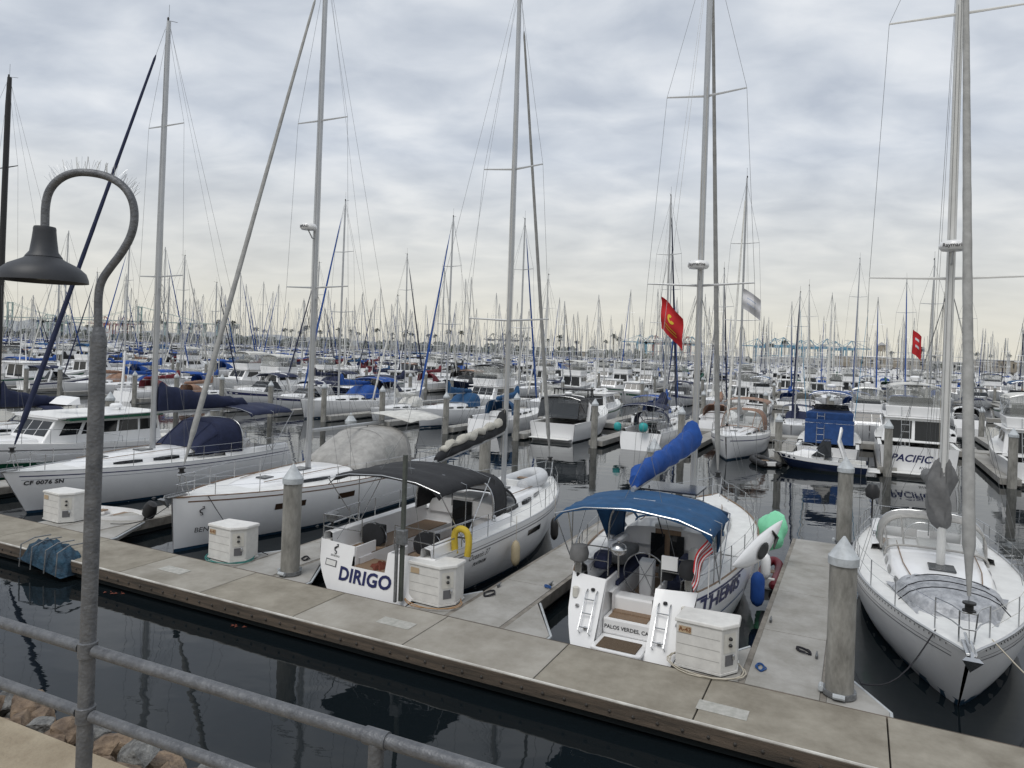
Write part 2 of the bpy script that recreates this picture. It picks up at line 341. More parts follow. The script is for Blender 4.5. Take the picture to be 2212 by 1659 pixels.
def sloop(name,label,cat,loc,rz,P,lod=2,group=None):
    root=thing(name,label,cat,loc,rz,group);L=P['L'];h=Hull(L,P['B'],P['fs'],P['fb'],P.get('sr',.8),P.get('um',.42),P.get('p',2.3),P.get('rake',.5),P.get('tr',.3),P.get('kb',.3),P.get('ks',.86),P.get('kst'),P.get('bul',0))
    hm=P.get('hullm',white)
    h.mesh(28 if lod>1 else 10,10 if lod>1 else 4).build('hull',hm,root)
    notch=P.get('notch') if lod>1 else None
    h.transom(notch).build('transom',hm,root)
    h.band(-.05,P.get('bootz',.1),0,1,.006,absz=True,n=14).build('boot_stripe',P.get('bootm',boot),root)
    if lod>1 and P.get('stripe'):
        for (a,b) in P['stripe']: h.band(a,b,.0,.97,.006).build('hull_stripe',P.get('stripem',graystr),root)
    uc=P.get('uc',.3);cw=P.get('cw',P['B']*.33);xb=uc*L
    dm=P.get('deckm',white2);mb=MB()
    n=12 if lod>1 else 6;g=[]
    for i in range(n+1):
        u=uc+(1-uc)*i/n;x,y,z=h.P(u,1,1);z-=.02
        g.append([(x,-y,z),(x,-y*.5,z+.04),(x,0,z+.05),(x,y*.5,z+.04),(x,y,z)])
    mb.grid(g)
    for sd in(1,-1):
        g=[]
        for i in range(6):
            x,y,z=h.P(uc*i/5,1,1);z-=.02;c=min(cw,y-.12);g.append([(x,sd*c,z),(x,sd*y,z)])
        mb.grid(g if sd<0 else [r[::-1] for r in g])
        if h.bul:
            g=[]
            for i in range(9):
                y=min(cw,h.hb(0)-.12)+(h.hb(0)-min(cw,h.hb(0)-.12))*i/8;z=h.sheer(0)-.02;g.append([(h.tx(y,h.fs),sd*y,z),(h.tr+.1,sd*y,z)])
            mb.grid(g)
    mb.build('deck',dm,root)
    if lod>1:
        for sd in(1,-1): MB().tube([ (lambda p:(p[0],p[1]-sd*.02,p[2]+.005))(h.P(i/28,1,sd)) for i in range(29)],P.get('toer',.025),5).build('toe_rail',P.get('toem',alu),root)
    z=h.sheer(.1)-.02;xa=h.tr+.02-h.bul*.3
    prof=[(cw+.2,0),(cw+.16,.2),(cw-.02,.24),(cw-.1,.2),(cw-.14,-.28),(.45,-.3),(.44,-.72)]
    prof=prof+[(-a,b) for a,b in prof[::-1]]
    x2=xb+.1
    def pc(x):
        k=min(1,(h.hb(x/L)-.1)/(cw+.2));return [(x,a*k,z+b) for a,b in prof]
    mb=MB().grid([pc(xa),pc(x2)]);mb.build('cockpit',white,root,smooth=False)
    if lod>1:
        MB().box(xa,x2,-.43,.43,z-.72,z-.70).build('cockpit_floor',teak,root,smooth=False)
        for sd in(1,-1): MB().box(xa+.5,x2-.2,min(sd*.47,sd*(cw-.18)),max(sd*.47,sd*(cw-.18)),z-.295,z-.27 if not P.get('cush') else z-.2).build('cockpit_seat',P.get('cush') or teak,root,smooth=False,bev=.01)
    MB().face([(x2-.02,y,zz) for y,zz in ((-cw,z-.72),(cw,z-.72),(cw,z+.0),(-cw,z+.0))][::-1]).build('cabin_bulkhead',white,root,smooth=False)
    xf=P.get('cf',.82)*L;hc=P.get('hc',.42);cab=cabin(root,h,xb,xf,P['B']*.31,hc,P.get('cabm',white),lod=lod,**P.get('cabk',{}))
    zc=h.sheer(uc)
    if lod>1:
        MB().box(xb-.02-.03,xb-.01,-.33,.33,zc-.55,zc+hc*.95).build('companionway',P.get('compm',glass),root,smooth=False)
        MB().box(xb-.02,xb+1.0,-.36,.36,zc+hc*1.0,zc+hc*1.2).build('sliding_hatch',white2,cab,bev=.03)
        for sd in(1,-1):
            MB().lathe([(.06,0),(.07,.03),(.05,.05),(.05,.11),(.065,.14),(.03,.16)],(xb-.9,sd*(cw+.08),z+.22),12).build('winch',steel,root)
        for px in P.get('wheels',[0]):
            r=.42 if len(P.get('wheels',[0]))>1 else .5
            m=MB();xw=P.get('wx',1.5)
            m.tube([(xw,px+r*cos(2*pi*i/24),z-.1+r*sin(2*pi*i/24)) for i in range(25)],.016,5)
            for k in range(6): m.tube([(xw,px,z-.1),(xw,px+r*cos(pi*k/3),z-.1+r*sin(pi*k/3))],.008,4)
            w=m.build('steering_wheel',P.get('wheelm',steel),root)
            MB().loft([(xw+.05,px-.14,z-.7),(xw+.4,px-.14,z-.7),(xw+.4,px+.14,z-.7),(xw+.05,px+.14,z-.7)],[(xw+.1,px-.17,z+.18),(xw+.34,px-.17,z+.22),(xw+.34,px+.17,z+.22),(xw+.1,px+.17,z+.18)]).build('steering_pedestal',P.get('pedm',white),root,bev=.03)
    if P.get('dodger'):
        w0=P['B']*P.get('dw',.33);zb=zc+.1;x0,x1=P.get('dx',(xb-.55,xb+1.25));dh=P.get('dh',1.15)
        xfn=lambda s:x1+(x0-x1)*s;wf=lambda s:w0*(.9+.12*s);hf=lambda s:.3+ (dh-.3)*min(1,(s*1.9))**.8;zf=lambda s:zb+.1*(1-s)
        if lod>1:
            arch_surf(xfn,wf,hf,zf,0,pi,.47,1,16,5).build('dodger',P['dodger'],root,solid=.012)
            d=arch_surf(xfn,wf,hf,zf,0,pi,0,.47,16,4,pw=.55).build('dodger_window',P.get('dwin',clear),root)
            for s in (.0,.47,1.):
                MB().tube([(xfn(s),(wf(s))*(abs(cos(a))**.55)*(1 if cos(a)>=0 else -1),zf(s)+hf(s)*(abs(sin(a))**.55)) for a in [pi*i/16 for i in range(17)]],.03,5).build('dodger_frame',P['dodger'] if s<.9 else steel,root)
            for a in (pi*.14,pi*.36,pi*.64,pi*.86):
                MB().tube([(xfn(s)-.01,(wf(s)+.01)*(abs(cos(a))**.55)*(1 if cos(a)>=0 else -1),zf(s)+(hf(s)+.01)*(abs(sin(a))**.55)) for s in (0,.15,.3,.47)],.045,4,sq=.5).build('dodger_seam',P['dodger'],root)
        else: arch_surf(xfn,wf,hf,zf,0,pi,0,1,8,3).build('dodger',P['dodger'],root)
    if P.get('bimini'):
        x0,x1=P.get('bx',(.4,xb-.5));w=P.get('bw',P['B']*.42);zt=P.get('bzt',h.sheer(0)+1.95)
        bimini(root,x0,x1,w,zt,h.sheer(.05)+.05,P['bimini'],lod,camber=P.get('bcam',.22))
    if lod>0:
        if lod>1: lifelines(root,h);stern_rail(root,h,P.get('gate',(-.35,.35)))
        else:
            m=MB()
            for sd in(1,-1):
                pts=[h.P(i/8*.97,1,sd) for i in range(9)]
                m.tube([(p[0],p[1]*.96,p[2]+.58) for p in pts],.012,3)
                for p in pts: m.tube([(p[0],p[1]*.96,p[2]),(p[0],p[1]*.96,p[2]+.6)],.012,3)
            m.build('guard_rail',steel,root)
    P['deckz']=zc+hc*.9 if P['mx']<xf-.5 else zc
    mast=rigging(root,h,P,lod)
    return root,h,mast
def bimini(root,x0,x1,w,zt,zb,m,lod=2,camber=.22,slope=0.,name='bimini'):
    g=[]
    for i in range(13):
        t=i/12;x=x0+(x1-x0)*t;r=[]
        for j in range(17):
            a=-1+2*j/16;sag=.05*sin(pi*3*t)**2*(1-.4*a*a)
            r.append((x,w*a,zt+slope*t-camber*abs(a)**2.2-sag-(.1 if i in(0,12) else 0)-(.13 if j in(0,16) else 0)))
        g.append(r)
    o=MB().grid(g).build(name,m,root,solid=.015 if lod>1 else 0)
    if lod>0:
        xm=(x0+x1)/2
        for x in (x0,xm,x1):
            zz=zt+slope*(x-x0)/(x1-x0)
            MB().tube([(xm,-w,zb),(x,-w,zz-camber-.05),(x,-w*.6,zz-camber*.35-.03),(x,0,zz-.04),(x,w*.6,zz-camber*.35-.03),(x,w,zz-camber-.05),(xm,w,zb)],.014 if lod>1 else .02,5).build(name+'_frame',steel,o)
    return o
def quadpt(q,u,v,off):
    a,b,c,d=[Vector(p) for p in q];p=(a*(1-u)+b*u)*(1-v)+(d*(1-u)+c*u)*v;n=(b-a).cross(d-a).normalized();return p+n*off
def pane(q,u0,u1,v0,v1,m,par,name='window',off=.008):
    return MB().face([quadpt(q,u0,v0,off),quadpt(q,u1,v0,off),quadpt(q,u1,v1,off),quadpt(q,u0,v1,off)]).build(name,m,par,False)
def house(par,x0,x1,w0,w1,z0,z1,sa,sf,ti,m,name='cabin',side=((.06,.94),),vs=(.35,.88),front=True,aft=False,winm=None,bev=.06,roof=0):
    b=[(x0,-w0,z0),(x1,-w1,z0),(x1,w1,z0),(x0,w0,z0)];t=[(x0+sa,-w0*ti,z1),(x1-sf,-w1*ti,z1),(x1-sf,w1*ti,z1),(x0+sa,w0*ti,z1)]
    o=MB().loft(b,t).build(name,m,par,False,bev=bev);wm=winm or glass
    S=[b[0],b[1],t[1],t[0]];Pt=[b[2],b[3],t[3],t[2]];Fr=[b[1],b[2],t[2],t[1]];A=[b[3],b[0],t[0],t[3]]
    for a,c in side:
        pane(S,a,c,*vs,wm,o);pane(Pt,1-c,1-a,*vs,wm,o)
    if front:
        for a,c in ((.05,.34),(.36,.64),(.66,.95)): pane(Fr,a,c,vs[0],.92,wm,o,'windscreen')
    if aft:
        pane(A,.08,.45,.15,.9,wm,o);pane(A,.5,.92,.1,.9,wm,o)
    if roof: MB().box(x0+sa-roof,x1-sf+roof*.8,-w0*ti-.08,w0*ti+.08,z1+.003,z1+.09).build('roof',m,o,False,bev=.03)
    return o
def motor(name,label,cat,loc,rz,P,lod=1,group=None):
    root=thing(name,label,cat,loc,rz,group);L,B=P['L'],P['B'];k=P['type']
    h=Hull(L,B,P.get('fs',1.05),P.get('fb',1.75),.9,.35,2.4,P.get('rake',1.3),P.get('tr',-.12),.12,.9)
    hm=P.get('hullm',white);cm=P['can']
    h.mesh(18 if lod>0 else 9,6 if lod else 4).build('hull',hm,root);h.transom().build('transom',hm,root)
    h.band(-.05,.1,absz=True,n=12).build('boot_stripe',P.get('bootm',antif),root)
    if P.get('str'): h.band(.72,.86,0,.97,n=16).build('hull_stripe',P['str'],root)
    n=8;g=[];uc=P.get('uc',.28)
    for i in range(n+1):
        u=uc+(1-uc)*i/n;x,y,z=h.P(u,1,1);z-=.02;g.append([(x,-y,z),(x,0,z+.06),(x,y,z)])
    mb=MB().grid(g);xc=uc*L;zs=h.sheer(0);mb.build('deck',white2,root)
    w=h.hb(.1)-.2;mb=MB()
    prof=[(h.hb(.1),zs),(w,zs),(w,zs-.6),(-w,zs-.6),(-w,zs),(-h.hb(.1),zs)]
    mb.grid([[(x,a,b) for a,b in prof] for x in (-.02,xc)]);mb.build('cockpit',white2,root,False)
    MB().box(-.75,-.06,-B*.4,B*.4,.22,.3).build('swim_platform',P.get('swm',white2),root,bev=.03)
    if lod>0:
        if k!='sport':
            MB().box(xc*.1,xc*.35,-w+.1,w*.5,zs-.58,zs-.15).build('stern_seat',cream,root,bev=.05)
        m=MB()
        for sd in(1,-1):
            pts=[h.P(.42+.57*i/7,1,sd) for i in range(8)];top=[(p[0],p[1]*.95,p[2]+.3+.35*min(1,i/2)) for i,p in enumerate(pts)]
            m.tube(top,.015,4)
            for a,b in zip(pts,top): m.tube([(a[0],a[1]*.95,a[2]),b],.012,3)
        m.build('bow_rail',steel,root)
    zd=h.sheer(.4)
    if k=='express':
        c=house(root,L*.42,L*.86,B*.36,B*.16,h.sheer(.55)-.05,h.sheer(.5)+.42,.1,1.1,.82,white,side=((.1,.3),(.38,.58)),vs=(.3,.75),front=False)
        ws=house(root,L*.34,L*.56,B*.44,B*.36,zs+.25,zs+1.15,.5,1.0,.8,glass,name='windshield',side=(),front=False,bev=.02)
        m=MB();a=.26*L
        for sd in(1,-1): m.tube([(a-.3,sd*B*.45,zs),(a+.1,sd*B*.43,zs+1.2),(a,sd*B*.3,zs+1.75),(a,0,zs+1.85)],.09,6,sq=1.8)
        m.build('radar_arch',white,root)
        if P.get('canopy',1): bimini(root,.1*L,.42*L,B*.42,zs+1.95,zs+.2,cm,lod,name='canopy')
        if P.get('encl'):
            q=MB();q.grid([[(.08*L,-B*.4,zs+.3),(.08*L,B*.4,zs+.3)],[(.12*L,-B*.4,zs+1.8),(.12*L,B*.4,zs+1.8)]])
            for sd in(1,-1): q.face([(.08*L,sd*B*.42,zs+.2),(.42*L,sd*B*.42,zs+.5),(.42*L,sd*B*.4,zs+1.75),(.12*L,sd*B*.4,zs+1.75)])
            q.build('canvas_enclosure',smoke,root,False)
    else:
        x0,x1=P.get('hx',(.28*L,.68*L));zt=zd+P.get('hh',1.35)
        c=house(root,x0,x1,B*.42,B*.33,zs-.1,zt,.15,1.0,.88,P.get('housem',white),side=P.get('side',((.08,.42),(.47,.85))),vs=(.5,.86),aft=True,roof=.25)
        MB().loft([(x1-.4,-B*.28,zd-.1),(L*.9,-.2,h.sheer(.9)-.03),(L*.9,.2,h.sheer(.9)-.03),(x1-.4,B*.28,zd-.1)],[(x1-.3,-B*.24,zd+.42),(L*.84,-.15,h.sheer(.85)+.12),(L*.84,.15,h.sheer(.85)+.12),(x1-.3,B*.24,zd+.42)]).build('trunk_cabin',white,root,False,bev=.05)
        if k in('flybridge','sport'):
            f=MB().loft([(x0+.2,-B*.36,zt+.093),(x1-1.1,-B*.3,zt+.093),(x1-1.1,B*.3,zt+.093),(x0+.2,B*.36,zt+.093)],[(x0+.1,-B*.38,zt+.75),(x1-.9,-B*.32,zt+.75),(x1-.9,B*.32,zt+.75),(x0+.1,B*.38,zt+.75)]).build('flybridge',cm if P.get('canfly') else white,root,False,bev=.06)
            MB().loft([(x1-1.3,-B*.3,zt+.753),(x1-1.,-B*.28,zt+.753),(x1-1.,B*.28,zt+.753),(x1-1.3,B*.3,zt+.753)],[(x1-1.6,-B*.27,zt+1.15),(x1-1.5,-B*.27,zt+1.15),(x1-1.5,B*.27,zt+1.15),(x1-1.6,B*.27,zt+1.15)]).build('flybridge_windscreen',smoke,root,False)
            if P.get('canopy',1): bimini(root,x0+.1,x1-1.2,B*.34,zt+2.2,zt+.7,cm,lod,name='flybridge_canopy')
            if P.get('encl'):
                MB().box(x0+.15,x1-1.3,-B*.33,B*.33,zt+.76,zt+1.98).build('flybridge_enclosure',clear if P['encl']=='clear' else cm,root,False)
            if lod>0:
                m=MB();
                for yy in(.3,.75): m.tube([(x0-.5,yy,zs-.5),(x0+.1,yy,zt+.7)],.02,4)
                for q in range(6): t=q/6+.08;m.tube([(x0-.5+.6*t,.3,zs-.5+(zt+1.2-zs)*t),(x0-.5+.6*t,.75,zs-.5+(zt+1.2-zs)*t)],.015,4)
                m.build('ladder',steel,root)
        if k=='trawler':
            MB().tube([(x0+1.2,0,zt),(x0+1.0,0,zt+3.2)],.06,6).build('mast',white,root)
    if lod>0 and P.get('radar',1):
        zt2=(zs+1.9) if k=='express' else (zd+P.get('hh',1.35)+(2.3 if k!='trawler' else .15)+.1)
        x=.26*L if k=='express' else P.get('hx',(.28*L,.68*L))[0]+1.4
        MB().lathe([(.02,0),(.26,.02),(.3,.08),(.3,.15),(.22,.23),(.02,.25)],(x,0,zt2),12).build('radar_dome',white,root)
        MB().tube([(x,.5,zt2-.1),(x-.3,.55,zt2+2.4)],.012,4).build('whip_antenna',white,root)
    return root,h
# ---------------------------------------------------------------- camera, light, world
cam=bpy.data.cameras.new('camera');co=bpy.data.objects.new('camera',cam);col.objects.link(co)
co.location=(0,0,H);co.rotation_euler=(pi/2,-ROLL,0);cam.sensor_width=36;cam.lens=F/2212*36;cam.shift_y=-(829.5-CY)/2212;cam.clip_start=.05;cam.clip_end=12000;scene.camera=co
w=bpy.data.worlds.new('World');scene.world=w;w.use_nodes=True;nt=w.node_tree;bg=nt.nodes['Background'];bg.inputs['Strength'].default_value=1.0
N_=nt.nodes.new;Lk=nt.links.new
def M_(op,a,b=None,c=None):
    n=N_('ShaderNodeMath');n.operation=op
    for i,x in enumerate((a,b,c)):
        if x is None: continue
        if isinstance(x,(int,float)): n.inputs[i].default_value=x
        else: Lk(x,n.inputs[i])
    return n.outputs[0]
tc=N_('ShaderNodeTexCoord');sx=N_('ShaderNodeSeparateXYZ');Lk(tc.outputs['Generated'],sx.inputs[0])
zc=M_('MAXIMUM',sx.outputs[2],0.);zz=M_('ADD',zc,.22)
cb=N_('ShaderNodeCombineXYZ');Lk(M_('DIVIDE',sx.outputs[0],zz),cb.inputs[0]);Lk(M_('DIVIDE',sx.outputs[1],zz),cb.inputs[1])
mp=N_('ShaderNodeMapping');mp.inputs['Rotation'].default_value=(0,0,.35);mp.inputs['Scale'].default_value=(1.,1.35,1);Lk(cb.outputs[0],mp.inputs[0])
n1=N_('ShaderNodeTexNoise');n1.inputs['Scale'].default_value=3.8;n1.inputs['Detail'].default_value=6;n1.inputs['Roughness'].default_value=.5;n1.inputs['Distortion'].default_value=.3;Lk(mp.outputs[0],n1.inputs['Vector'])
n2=N_('ShaderNodeTexNoise');n2.inputs['Scale'].default_value=.9;n2.inputs['Detail'].default_value=3;Lk(mp.outputs[0],n2.inputs['Vector'])
mix=M_('ADD',M_('MULTIPLY',n1.outputs[0],.66),M_('MULTIPLY',n2.outputs[0],.34))
cr=N_('ShaderNodeValToRGB');e=cr.color_ramp.elements;e[0].position=.36;e[0].color=(.52,.57,.65,1);e[1].position=.64;e[1].color=(.82,.85,.89,1);x=e.new(.5);x.color=(.66,.705,.77,1);Lk(mix,cr.inputs[0])
hr=N_('ShaderNodeValToRGB');e=hr.color_ramp.elements;e[0].position=0;e[0].color=(1,1,1,1);e[1].position=.26;e[1].color=(0,0,0,1);x=e.new(.1);x.color=(.55,.55,.55,1);Lk(zc,hr.inputs[0])
mx1=N_('ShaderNodeMixRGB');Lk(hr.outputs[0],mx1.inputs[0]);Lk(cr.outputs[0],mx1.inputs[1]);mx1.inputs[2].default_value=(.78,.745,.64,1)
sky=N_('ShaderNodeTexSky');sky.sky_type='NISHITA';sky.sun_disc=False;sky.sun_elevation=radians(57);sky.sun_rotation=radians(214)
sk=N_('ShaderNodeMixRGB');sk.blend_type='MULTIPLY';sk.inputs[0].default_value=1;Lk(sky.outputs[0],sk.inputs[1]);sk.inputs[2].default_value=(.1,.1,.1,1)
mx2=N_('ShaderNodeMixRGB');mx2.inputs[0].default_value=.94;Lk(sk.outputs[0],mx2.inputs[1]);Lk(mx1.outputs[0],mx2.inputs[2]);Lk(mx2.outputs[0],bg.inputs[0])
sl=bpy.data.lights.new('sun','SUN');sl.energy=1.5;sl.angle=radians(30);sl.color=(1,.97,.92);so=bpy.data.objects.new('sun',sl);col.objects.link(so)
so.rotation_euler=Vector((.3,.45,-.84)).to_track_quat('-Z','Y').to_euler()
scene.view_settings.view_transform='Standard';scene.view_settings.look='None';scene.view_settings.exposure=0
# ---------------------------------------------------------------- water
wm=bpy.data.materials.new('harbour water');wm.use_nodes=True;nt=wm.node_tree;b=nt.nodes['Principled BSDF'];b.inputs['Base Color'].default_value=(.006,.009,.011,1);b.inputs['Roughness'].default_value=.02;b.inputs['IOR'].default_value=1.33
tc=nt.nodes.new('ShaderNodeTexCoord');mp=nt.nodes.new('ShaderNodeMapping');mp.inputs['Rotation'].default_value=(0,0,.4);mp.inputs['Scale'].default_value=(1,1.6,1);nt.links.new(tc.outputs['Object'],mp.inputs[0])
na=nt.nodes.new('ShaderNodeTexNoise');na.inputs['Scale'].default_value=.8;na.inputs['Detail'].default_value=2;na.inputs['Roughness'].default_value=.4;nt.links.new(mp.outputs[0],na.inputs[0])
nb=nt.nodes.new('ShaderNodeTexNoise');nb.inputs['Scale'].default_value=4;nb.inputs['Detail'].default_value=2;nt.links.new(mp.outputs[0],nb.inputs[0])
ad=nt.nodes.new('ShaderNodeMath');ad.operation='MULTIPLY_ADD';ad.inputs[1].default_value=.07;nt.links.new(nb.outputs[0],ad.inputs[0]);nt.links.new(na.outputs[0],ad.inputs[2])
bp=nt.nodes.new('ShaderNodeBump');bp.inputs['Strength'].default_value=.28;bp.inputs['Distance'].default_value=.03;nt.links.new(ad.outputs[0],bp.inputs['Height']);nt.links.new(bp.outputs[0],b.inputs['Normal'])
struct(MB().face([(-5000,-40,0),(5000,-40,0),(5000,8000,0),(-5000,8000,0)]),'water',wm)
# ---------------------------------------------------------------- foreground: promenade, rocks, railing, lamp
RA=atan2(-.95,2.11);rex,rey=cos(RA),sin(RA);rnx,rny=-rey,rex
def rl(a,d,z): return Vector((-1.98+a*rex+d*rnx,3.40+a*rey+d*rny,z))
def strip(a0,a1,prof):
    mb=MB();rows=[[rl(a,dd,z) for dd,z in prof] for a in (a0,a1)];return mb.grid(rows)
ledgem=mat('promenade concrete',(.38,.32,.23),.9,ns=2.5,c2=(.23,.18,.12),bump=.4,bs=40,detail=8)
struct(strip(-30,30,[(-6,3.945),(.66,3.945),(.68,3.925),(.68,3.5),(1.15,3.3),(4.2,-.6)]),'promenade',ledgem)
k=0
for row,(dd,zz,sz,st) in enumerate([(.82,3.70,.13,.22),(.98,3.70,.14,.25),(1.16,3.58,.155,.28),(1.2,3.4,.2,.36)]):
    for i in range(16):
        a=-3.2+i*st;rr=random.Random(k*7+3);k+=1
        p=rl(a+rr.uniform(-.06,.06),dd+rr.uniform(-.05,.05),zz+rr.uniform(-.06,.06));s=sz*rr.uniform(.75,1.25)
        bm=bmesh.new();bmesh.ops.create_icosphere(bm,subdivisions=3,radius=1)
        planes=[(Vector((rr.uniform(-1,1),rr.uniform(-1,1),rr.uniform(-.6,1))).normalized(),rr.uniform(.45,.8)) for _ in range(14)]
        ex=rr.uniform(1,1.5)
        for v in bm.verts:
            q=v.co.copy()
            for nrm,dist in planes:
                e=q.dot(nrm)-dist
                if e>0: q-=nrm*e
            v.co=Vector((q.x*rr.uniform(.97,1.03)*ex,q.y*rr.uniform(.97,1.03),q.z*.8))*s
        me=bpy.data.meshes.new('rock');bm.to_mesh(me);bm.free();me.materials.append(rockm if rr.random()<.6 else rockg)
        o=bpy.data.objects.new('rock',me);col.objects.link(o);o.location=p;o.rotation_euler=(rr.uniform(-.4,.4),rr.uniform(-.4,.4),rr.uniform(0,6))
        tag(o,f"{'brown' if me.materials[0]==rockm else 'grey'} angular boulder, number {i+1} from left in the {['inner','second','third','lowest'][row]} line beyond the ledge",'rock','rip rap rocks below the railing')
rail=thing('railing','grey painted pipe railing crossing the lower left corner beside the lamp post','railing',rl(0,0,3.945))
def loc0(v): return v-rl(0,0,3.945)
for z in (5.0,4.69):
    for a0,a1 in ((-3.4,-.05),(.05,6.)):
        MB().tube([loc0(rl(a0+(a1-a0)*i/6,0,z)) for i in range(7)],.027,14).build('rail',railm,rail)
for a in (-3.35,1.66,3.3,4.95):
    MB().tube([loc0(rl(a,0,3.945)),loc0(rl(a,0,4.985))],.031,14).build('post',railm,rail)
    for z in (5.0,4.69): MB().tube([loc0(rl(a-.05,0,z)),loc0(rl(a+.05,0,z))],.033,14).build('pipe_fitting',railm,rail)
lp=thing('lamp_post','tall grey gooseneck lamp post with dark barn shade and bird spikes','lamp post',rl(0,0,3.945))
lo=rl(0,0,3.945)
MB().tube([(0,0,0),(0,0,2.54)],.036,18).build('post',railm,lp)
MB().lathe([(.07,0),(.07,.02),(.045,.03),(.04,.06)],(0,0,0),18).build('base_plate',railm,lp)
MB().lathe([(.036,2.5),(.038,2.53),(.03,2.57),(.024,2.6)],(0,0,0),18).build('pipe_reducer',railm,lp)
for z in (5.0,4.69): MB().lathe([(.036,-.04),(.044,-.035),(.044,.035),(.036,.04)],(0,0,z-3.945),18).build('collar',railm,lp)
pp=[(211,735),(212,690),(212,640),(218,607),(238,578),(262,548),(284,510),(292,470),(287,432),(268,402),(237,382),(200,373),(162,372),(130,384),(107,408),(98,440),(97,490)]
gp=[atY(a,b,3.40)-lo for a,b in pp]
def chaikin(p,it=2):
    for _ in range(it):
        q=[p[0]]
        for a,b_ in zip(p[:-1],p[1:]): q+=[a.lerp(b_,.25),a.lerp(b_,.75)]
        q.append(p[-1]);p=q
    return p
gp=chaikin(gp);MB().tube(gp,.0185,12).build('gooseneck_arm',railm,lp)
hc_=atY(97,490,3.40)-lo
MB().lathe([(.045,.0),(.048,-.01),(.048,-.02),(.052,-.06),(.06,-.12),(.078,-.145)],hc_,28).build('lamp_neck',lampm,lp)
MB().lathe([(.07,-.14),(.085,-.155),(.145,-.185),(.178,-.215),(.189,-.245),(.191,-.262),(.184,-.262),(.172,-.225),(.12,-.18),(.05,-.16)],hc_,40).build('lamp_shade',lampm,lp)
MB().lathe([(.02,-.17),(.05,-.18),(.06,-.22),(.03,-.25),(.005,-.255)],hc_,14).build('lamp_bulb',clear,lp)
m=MB();ns=len(gp);rs=random.Random(4)
ce=Vector((gp[int(ns*.68)].x,0,gp[int(ns*.62)].z-.25))
for i in range(int(ns*.5),int(ns*.84)):
    p=gp[i];dr=(p-ce);dr.y=0;dr.normalize()
    for _ in range(3):
        dd=(dr+Vector((rs.uniform(-.45,.45),rs.uniform(-.4,.4),rs.uniform(0,.25)))).normalized();m.tube([p,p+dd*rs.uniform(.05,.08)],.0008,3)
m.build('bird_spikes',steel,lp)
# ---------------------------------------------------------------- near walkway
WW=1.82
wk=thing('dock_walkway','long concrete floating walkway with white edge crossing the foreground','dock',dk(0,0,0),TH)
a=-72.
cmats=[concrete,mat('walkway concrete pale',(.36,.34,.30),.85,ns=.9,c2=(.22,.20,.165),bump=.25,bs=60,detail=9),mat('walkway concrete brown',(.31,.285,.235),.85,ns=1.3,c2=(.18,.16,.125),bump=.25,bs=60,detail=9)]
while a<16:
    MB().box(a+.012,a+2.9-.012,-WW+.06,-.0,.3,.5).build('concrete_panel',cmats[rnd.randrange(3)],wk,False,bev=.012);a+=2.9
MB().box(-72,16,-WW+.1,-.1,.05,.3).build('float_body',antif,wk,False)
MB().box(-72,16,-WW-.04,-WW+.055,.22,.475).build('timber_waler',woodm,wk,False)
MB().tube([(-72,-WW-.0,.49),(16,-WW-.0,.49)],.028,8).build('white_edge_bumper',mat('worn white bumper',(.62,.61,.57),.6,ns=2,c2=(.35,.33,.3)),wk)
MB().box(-72,16,-.0+.003,.09,.2,.47).build('timber_waler',woodm,wk,False)
m=MB();a=-40
while a<14:
    m.lathe([(.03,0),(.03,.02),(.01,.03)],(a,0,0),6);
    for j in range(18):
        x,y,z=m.v[-18+j];m.v[-18+j]=(x,-WW-.04-z,.33+y)
    a+=.42
o=m.build('bolts',mat('rusty bolt',(.05,.045,.04),.7),wk,False);o['kind']='stuff'
for px,py in ((375,1232),(855,1347),(1560,1535)):
    q=atz(px,py,.5)-dk(0,0,0);s=q.x*EX+q.y*EY;t=q.x*NX+q.y*NY
    MB().box(s-.42,s+.42,t-.16,t+.2,.5,.512).build('access_hatch',mat('hatch plate',(.44,.43,.4),.7,ns=8,c2=(.3,.3,.27)),wk,False,bev=.008)
fingers=[(11.4,'beside the rightmost bow-in sailboat'),(4.6,'right of the sailboat with the blue bimini'),(-1.8,'between the two stern-in sailboats'),(-8.4,'left of the black bimini sailboat'),(-16.0,'right of the navy canvas sailboat'),(-24.9,'beside the green striped trawler'),(-32.6,'far left beyond the green striped trawler')]
for s,lab in fingers:
    f=thing('finger_dock','narrow concrete finger dock '+lab,'dock',dk(s,0,0),TH)
    for j in range(4): MB().box(-.64,.64,.1+j*3.02,.1+j*3.02+2.99,.3,.48).build('concrete_panel',concrete2,f,False,bev=.01)
    for sd in(-1,1):
        MB().box(min(sd*.645,sd*.75),max(sd*.645,sd*.75),.1,12.2,.2,.465).build('timber_waler',woodl,f,False)
        MB().prism([(sd*.755,.095),(sd*1.75,.095),(sd*1.75,.28),(sd*.755,1.9)][::sd],.3,.472).build('corner_gusset',concrete2,f,False,bev=.01)
        MB().tube([(sd*1.78,.1,.44),(sd*1.78,.3,.44),(sd*.79,1.98,.44)],.03,6).build('gusset_trim',capm,f)
    MB().box(-.6,.6,.15,12.1,.02,.3).build('float_body',antif,f,False)
def cleat(s,t,z,rz,lab,m=galv):
    c=thing('dock_cleat',lab,'cleat',dk(s,t,z),rz)
    MB().tube([(-.14,0,.09),(-.06,0,.075),(.06,0,.075),(.14,0,.09)],[.012,.02,.02,.012],7).build('horn',m,c)
    MB().box(-.05,.05,-.025,.025,0,.07).build('base',m,c,bev=.01)
